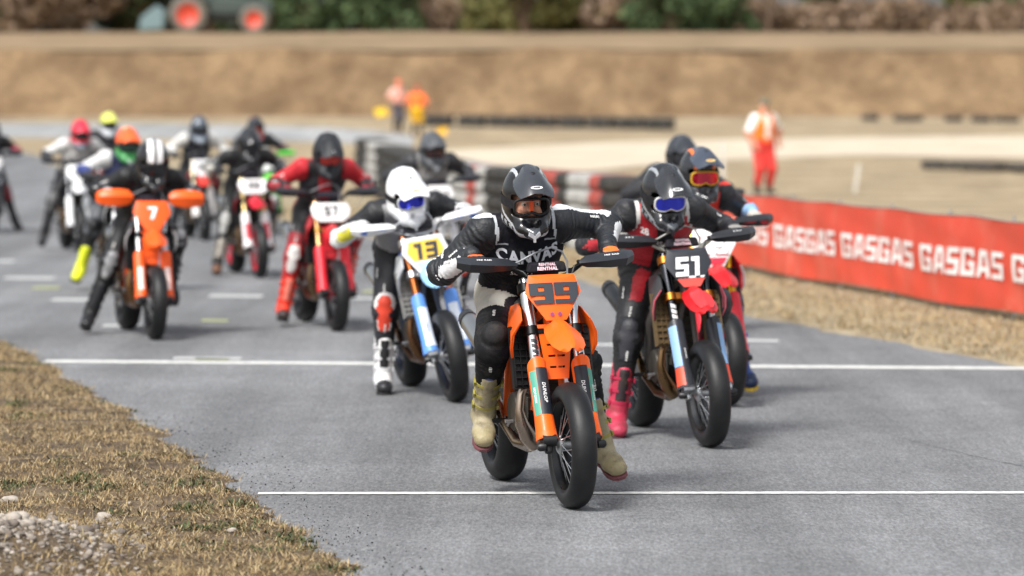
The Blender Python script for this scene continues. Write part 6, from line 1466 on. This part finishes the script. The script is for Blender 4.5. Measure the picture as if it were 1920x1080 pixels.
rl = dict(q=3, side=.06, seed=13.4, H=(-.45, 0, 1.50), N=(-.57, 0, 1.40), hp=18, fR=(-.90, -.34, .24), tR=(1, -.2, -.3), fL=PEG_L, suit=dict(base='#222327', torso='#9c9a98', chest='#a6a4a2', uarm='#d0d0ce', arm_stripe='#dcdcda', pad='#d8d8d6', farm='#2a2b30', elbow='#c9c9c7', elbow_cap='#dcdcda', thigh='#26272b', knee='#6a6a6c', shin='#1f2024'), helmet=dict(hc=['#cf2c3c', '#5d6a7c', '#e24a3c'], design='rim', peakc='#d02c40', lens='#3a2422', strap='#3a3a3e'))
Ml = place(150, 474, 13, 0)
bike(bl, Ml, 'dark motorcycle with white front parts, back left', GB)
rider(rl, Ml, 'rider with red helmet and white-shouldered suit, back left', GR)
bm_ = dict(q=3, body='#c9302c', plate='#e0e0e0', num=('9', .11, '#2a2c30', dict(wide=.7)))
rm_ = dict(q=3, side=.05, seed=14.1, H=(-.45, 0, 1.56), N=(-.57, 0, 1.44), fR=PEG_R, fL=PEG_L, suit=dict(base='#2a2b30', chest='#33343a', pad='#8a2a30'), helmet=dict(hc=['#dfe66a', '#c9ced4', '#8a8f98'], design='split', peakc='#dfe66a', lens='#2a2a2c'))
Mm = place(205, 432, 13, 0)
bike(bm_, Mm, 'motorcycle hidden behind the red-helmeted rider', GB)
rider(rm_, Mm, 'rider with pale yellow helmet, furthest back on the left', GR)
bo_ = dict(q=3, body='#2e3136', plate='#d8d8d8', handc='#222326', num=('2', .11, '#2a2c30', dict(wide=.7)))
ro_ = dict(q=3, side=.0, seed=15.2, H=(-.45, 0, 1.45), fR=PEG_R, fL=(-.88, .42, .14), tL=(1, .2, -.2), suit=dict(base='#1f2024', chest='#26272b', pad='#c9c9c9', farm='#c04a58', elbow='#4a5a8c', knee='#8a2a34', shin='#222328'), helmet=dict(hc=['#26282d', '#44474d', '#8a2a34'], design='rim', lens='#2a2a2c'))
Mo = place(-14, 438, 13, -2)
bike(bo_, Mo, 'dark motorcycle cut off by the left picture edge', GB)
rider(ro_, Mo, 'rider in black and pink cut off by the left picture edge', GR)

# ------------------------------------------------------------------ marshals
VEST = dict(base='#f2f0ec', torso='#ff7a2e', chest='#ff7a2e', chest_mid='#f4e6dc', back='#ff7a2e', waist='#ff7a2e', hips='#d23a34', uarm='#f2eeea', farm='#c48a70', thigh='#d2403a', thigh_out='#d2403a', shin='#d2403a', neck='#c48a70')
p = at_depth(1430, 350, 77); p.z = ground_z(p.x, p.y)
bystander('track marshal in orange vest, red trousers and cap standing beyond the banner', p, 28, dict(suit=VEST, cap='#6b6a58', wL=(-.02, .36, .98), wR=(.12, -.25, .92), bulk=1.24), 'track marshals', 1.06)
p = at_depth(782, 254, 126); p.z = ground_z(p.x, p.y)
bystander('track marshal in orange vest and yellow shorts standing near the far track', p, 175, dict(suit=dict(base='#ff7438', torso='#ff7438', back='#ff7438', hips='#e8b42c', thigh='#e8b42c', shin='#4a4038', uarm='#ff7438', farm='#c48a70', neck='#8a4a3a'), hair='#a8442c', wL=(.15, .28, .95), wR=(.15, -.28, .95), bulk=1.2), 'track marshals', .93)
p = at_depth(745, 250, 131); p.z = ground_z(p.x, p.y)
bystander('marshal in pale shirt and pinkish red cap beside the orange-vested one', p, 40, dict(suit=dict(base='#e2d6d2', torso='#ecdcd8', chest='#f0a898', hips='#55535a', thigh='#55535a', shin='#3a3a40', uarm='#f2c2b4', farm='#c48a70', neck='#c48a70'), cap='#f0785c', wL=(.2, .3, 1.05), wR=(.2, -.3, 1.05), bulk=1.15), 'track marshals', .98)
# signal flags by the marshals
def flag(u, v, d, colr, lab, ang):
    p = at_depth(u, v, d); p.z = ground_z(p.x, p.y); r = root('signal_flag', lab, 'flag', Matrix.Translation(p) @ Matrix.Rotation(R(ang), 4, 'Y') @ Matrix.Scale(.62, 4))
    obj('stick', cached('fstick', lambda: MB().tube([(0, 0, 0), (0, 0, 1.1)], .012, 6).mesh('stick', 1, 60)), M_BARK, r)
    obj('cloth', cached('fcloth', lambda: MB().grid(np.array([[(.02 + .7 * u_, .05 * math.sin(7 * u_ + 2 * w_), 1.08 - .5 * w_ - .15 * u_) for u_ in np.linspace(0, 1, 9)] for w_ in np.linspace(0, 1, 6)]), 0, .004).mesh('fc', 1, 60)), cloth(colr), r)
flag(712, 250, 138, '#e8c23c', 'yellow signal flag standing left of the far marshals', -20)
flag(800, 256, 131, '#e8b42c', 'yellow signal flag lying low right of the far marshals', 70)
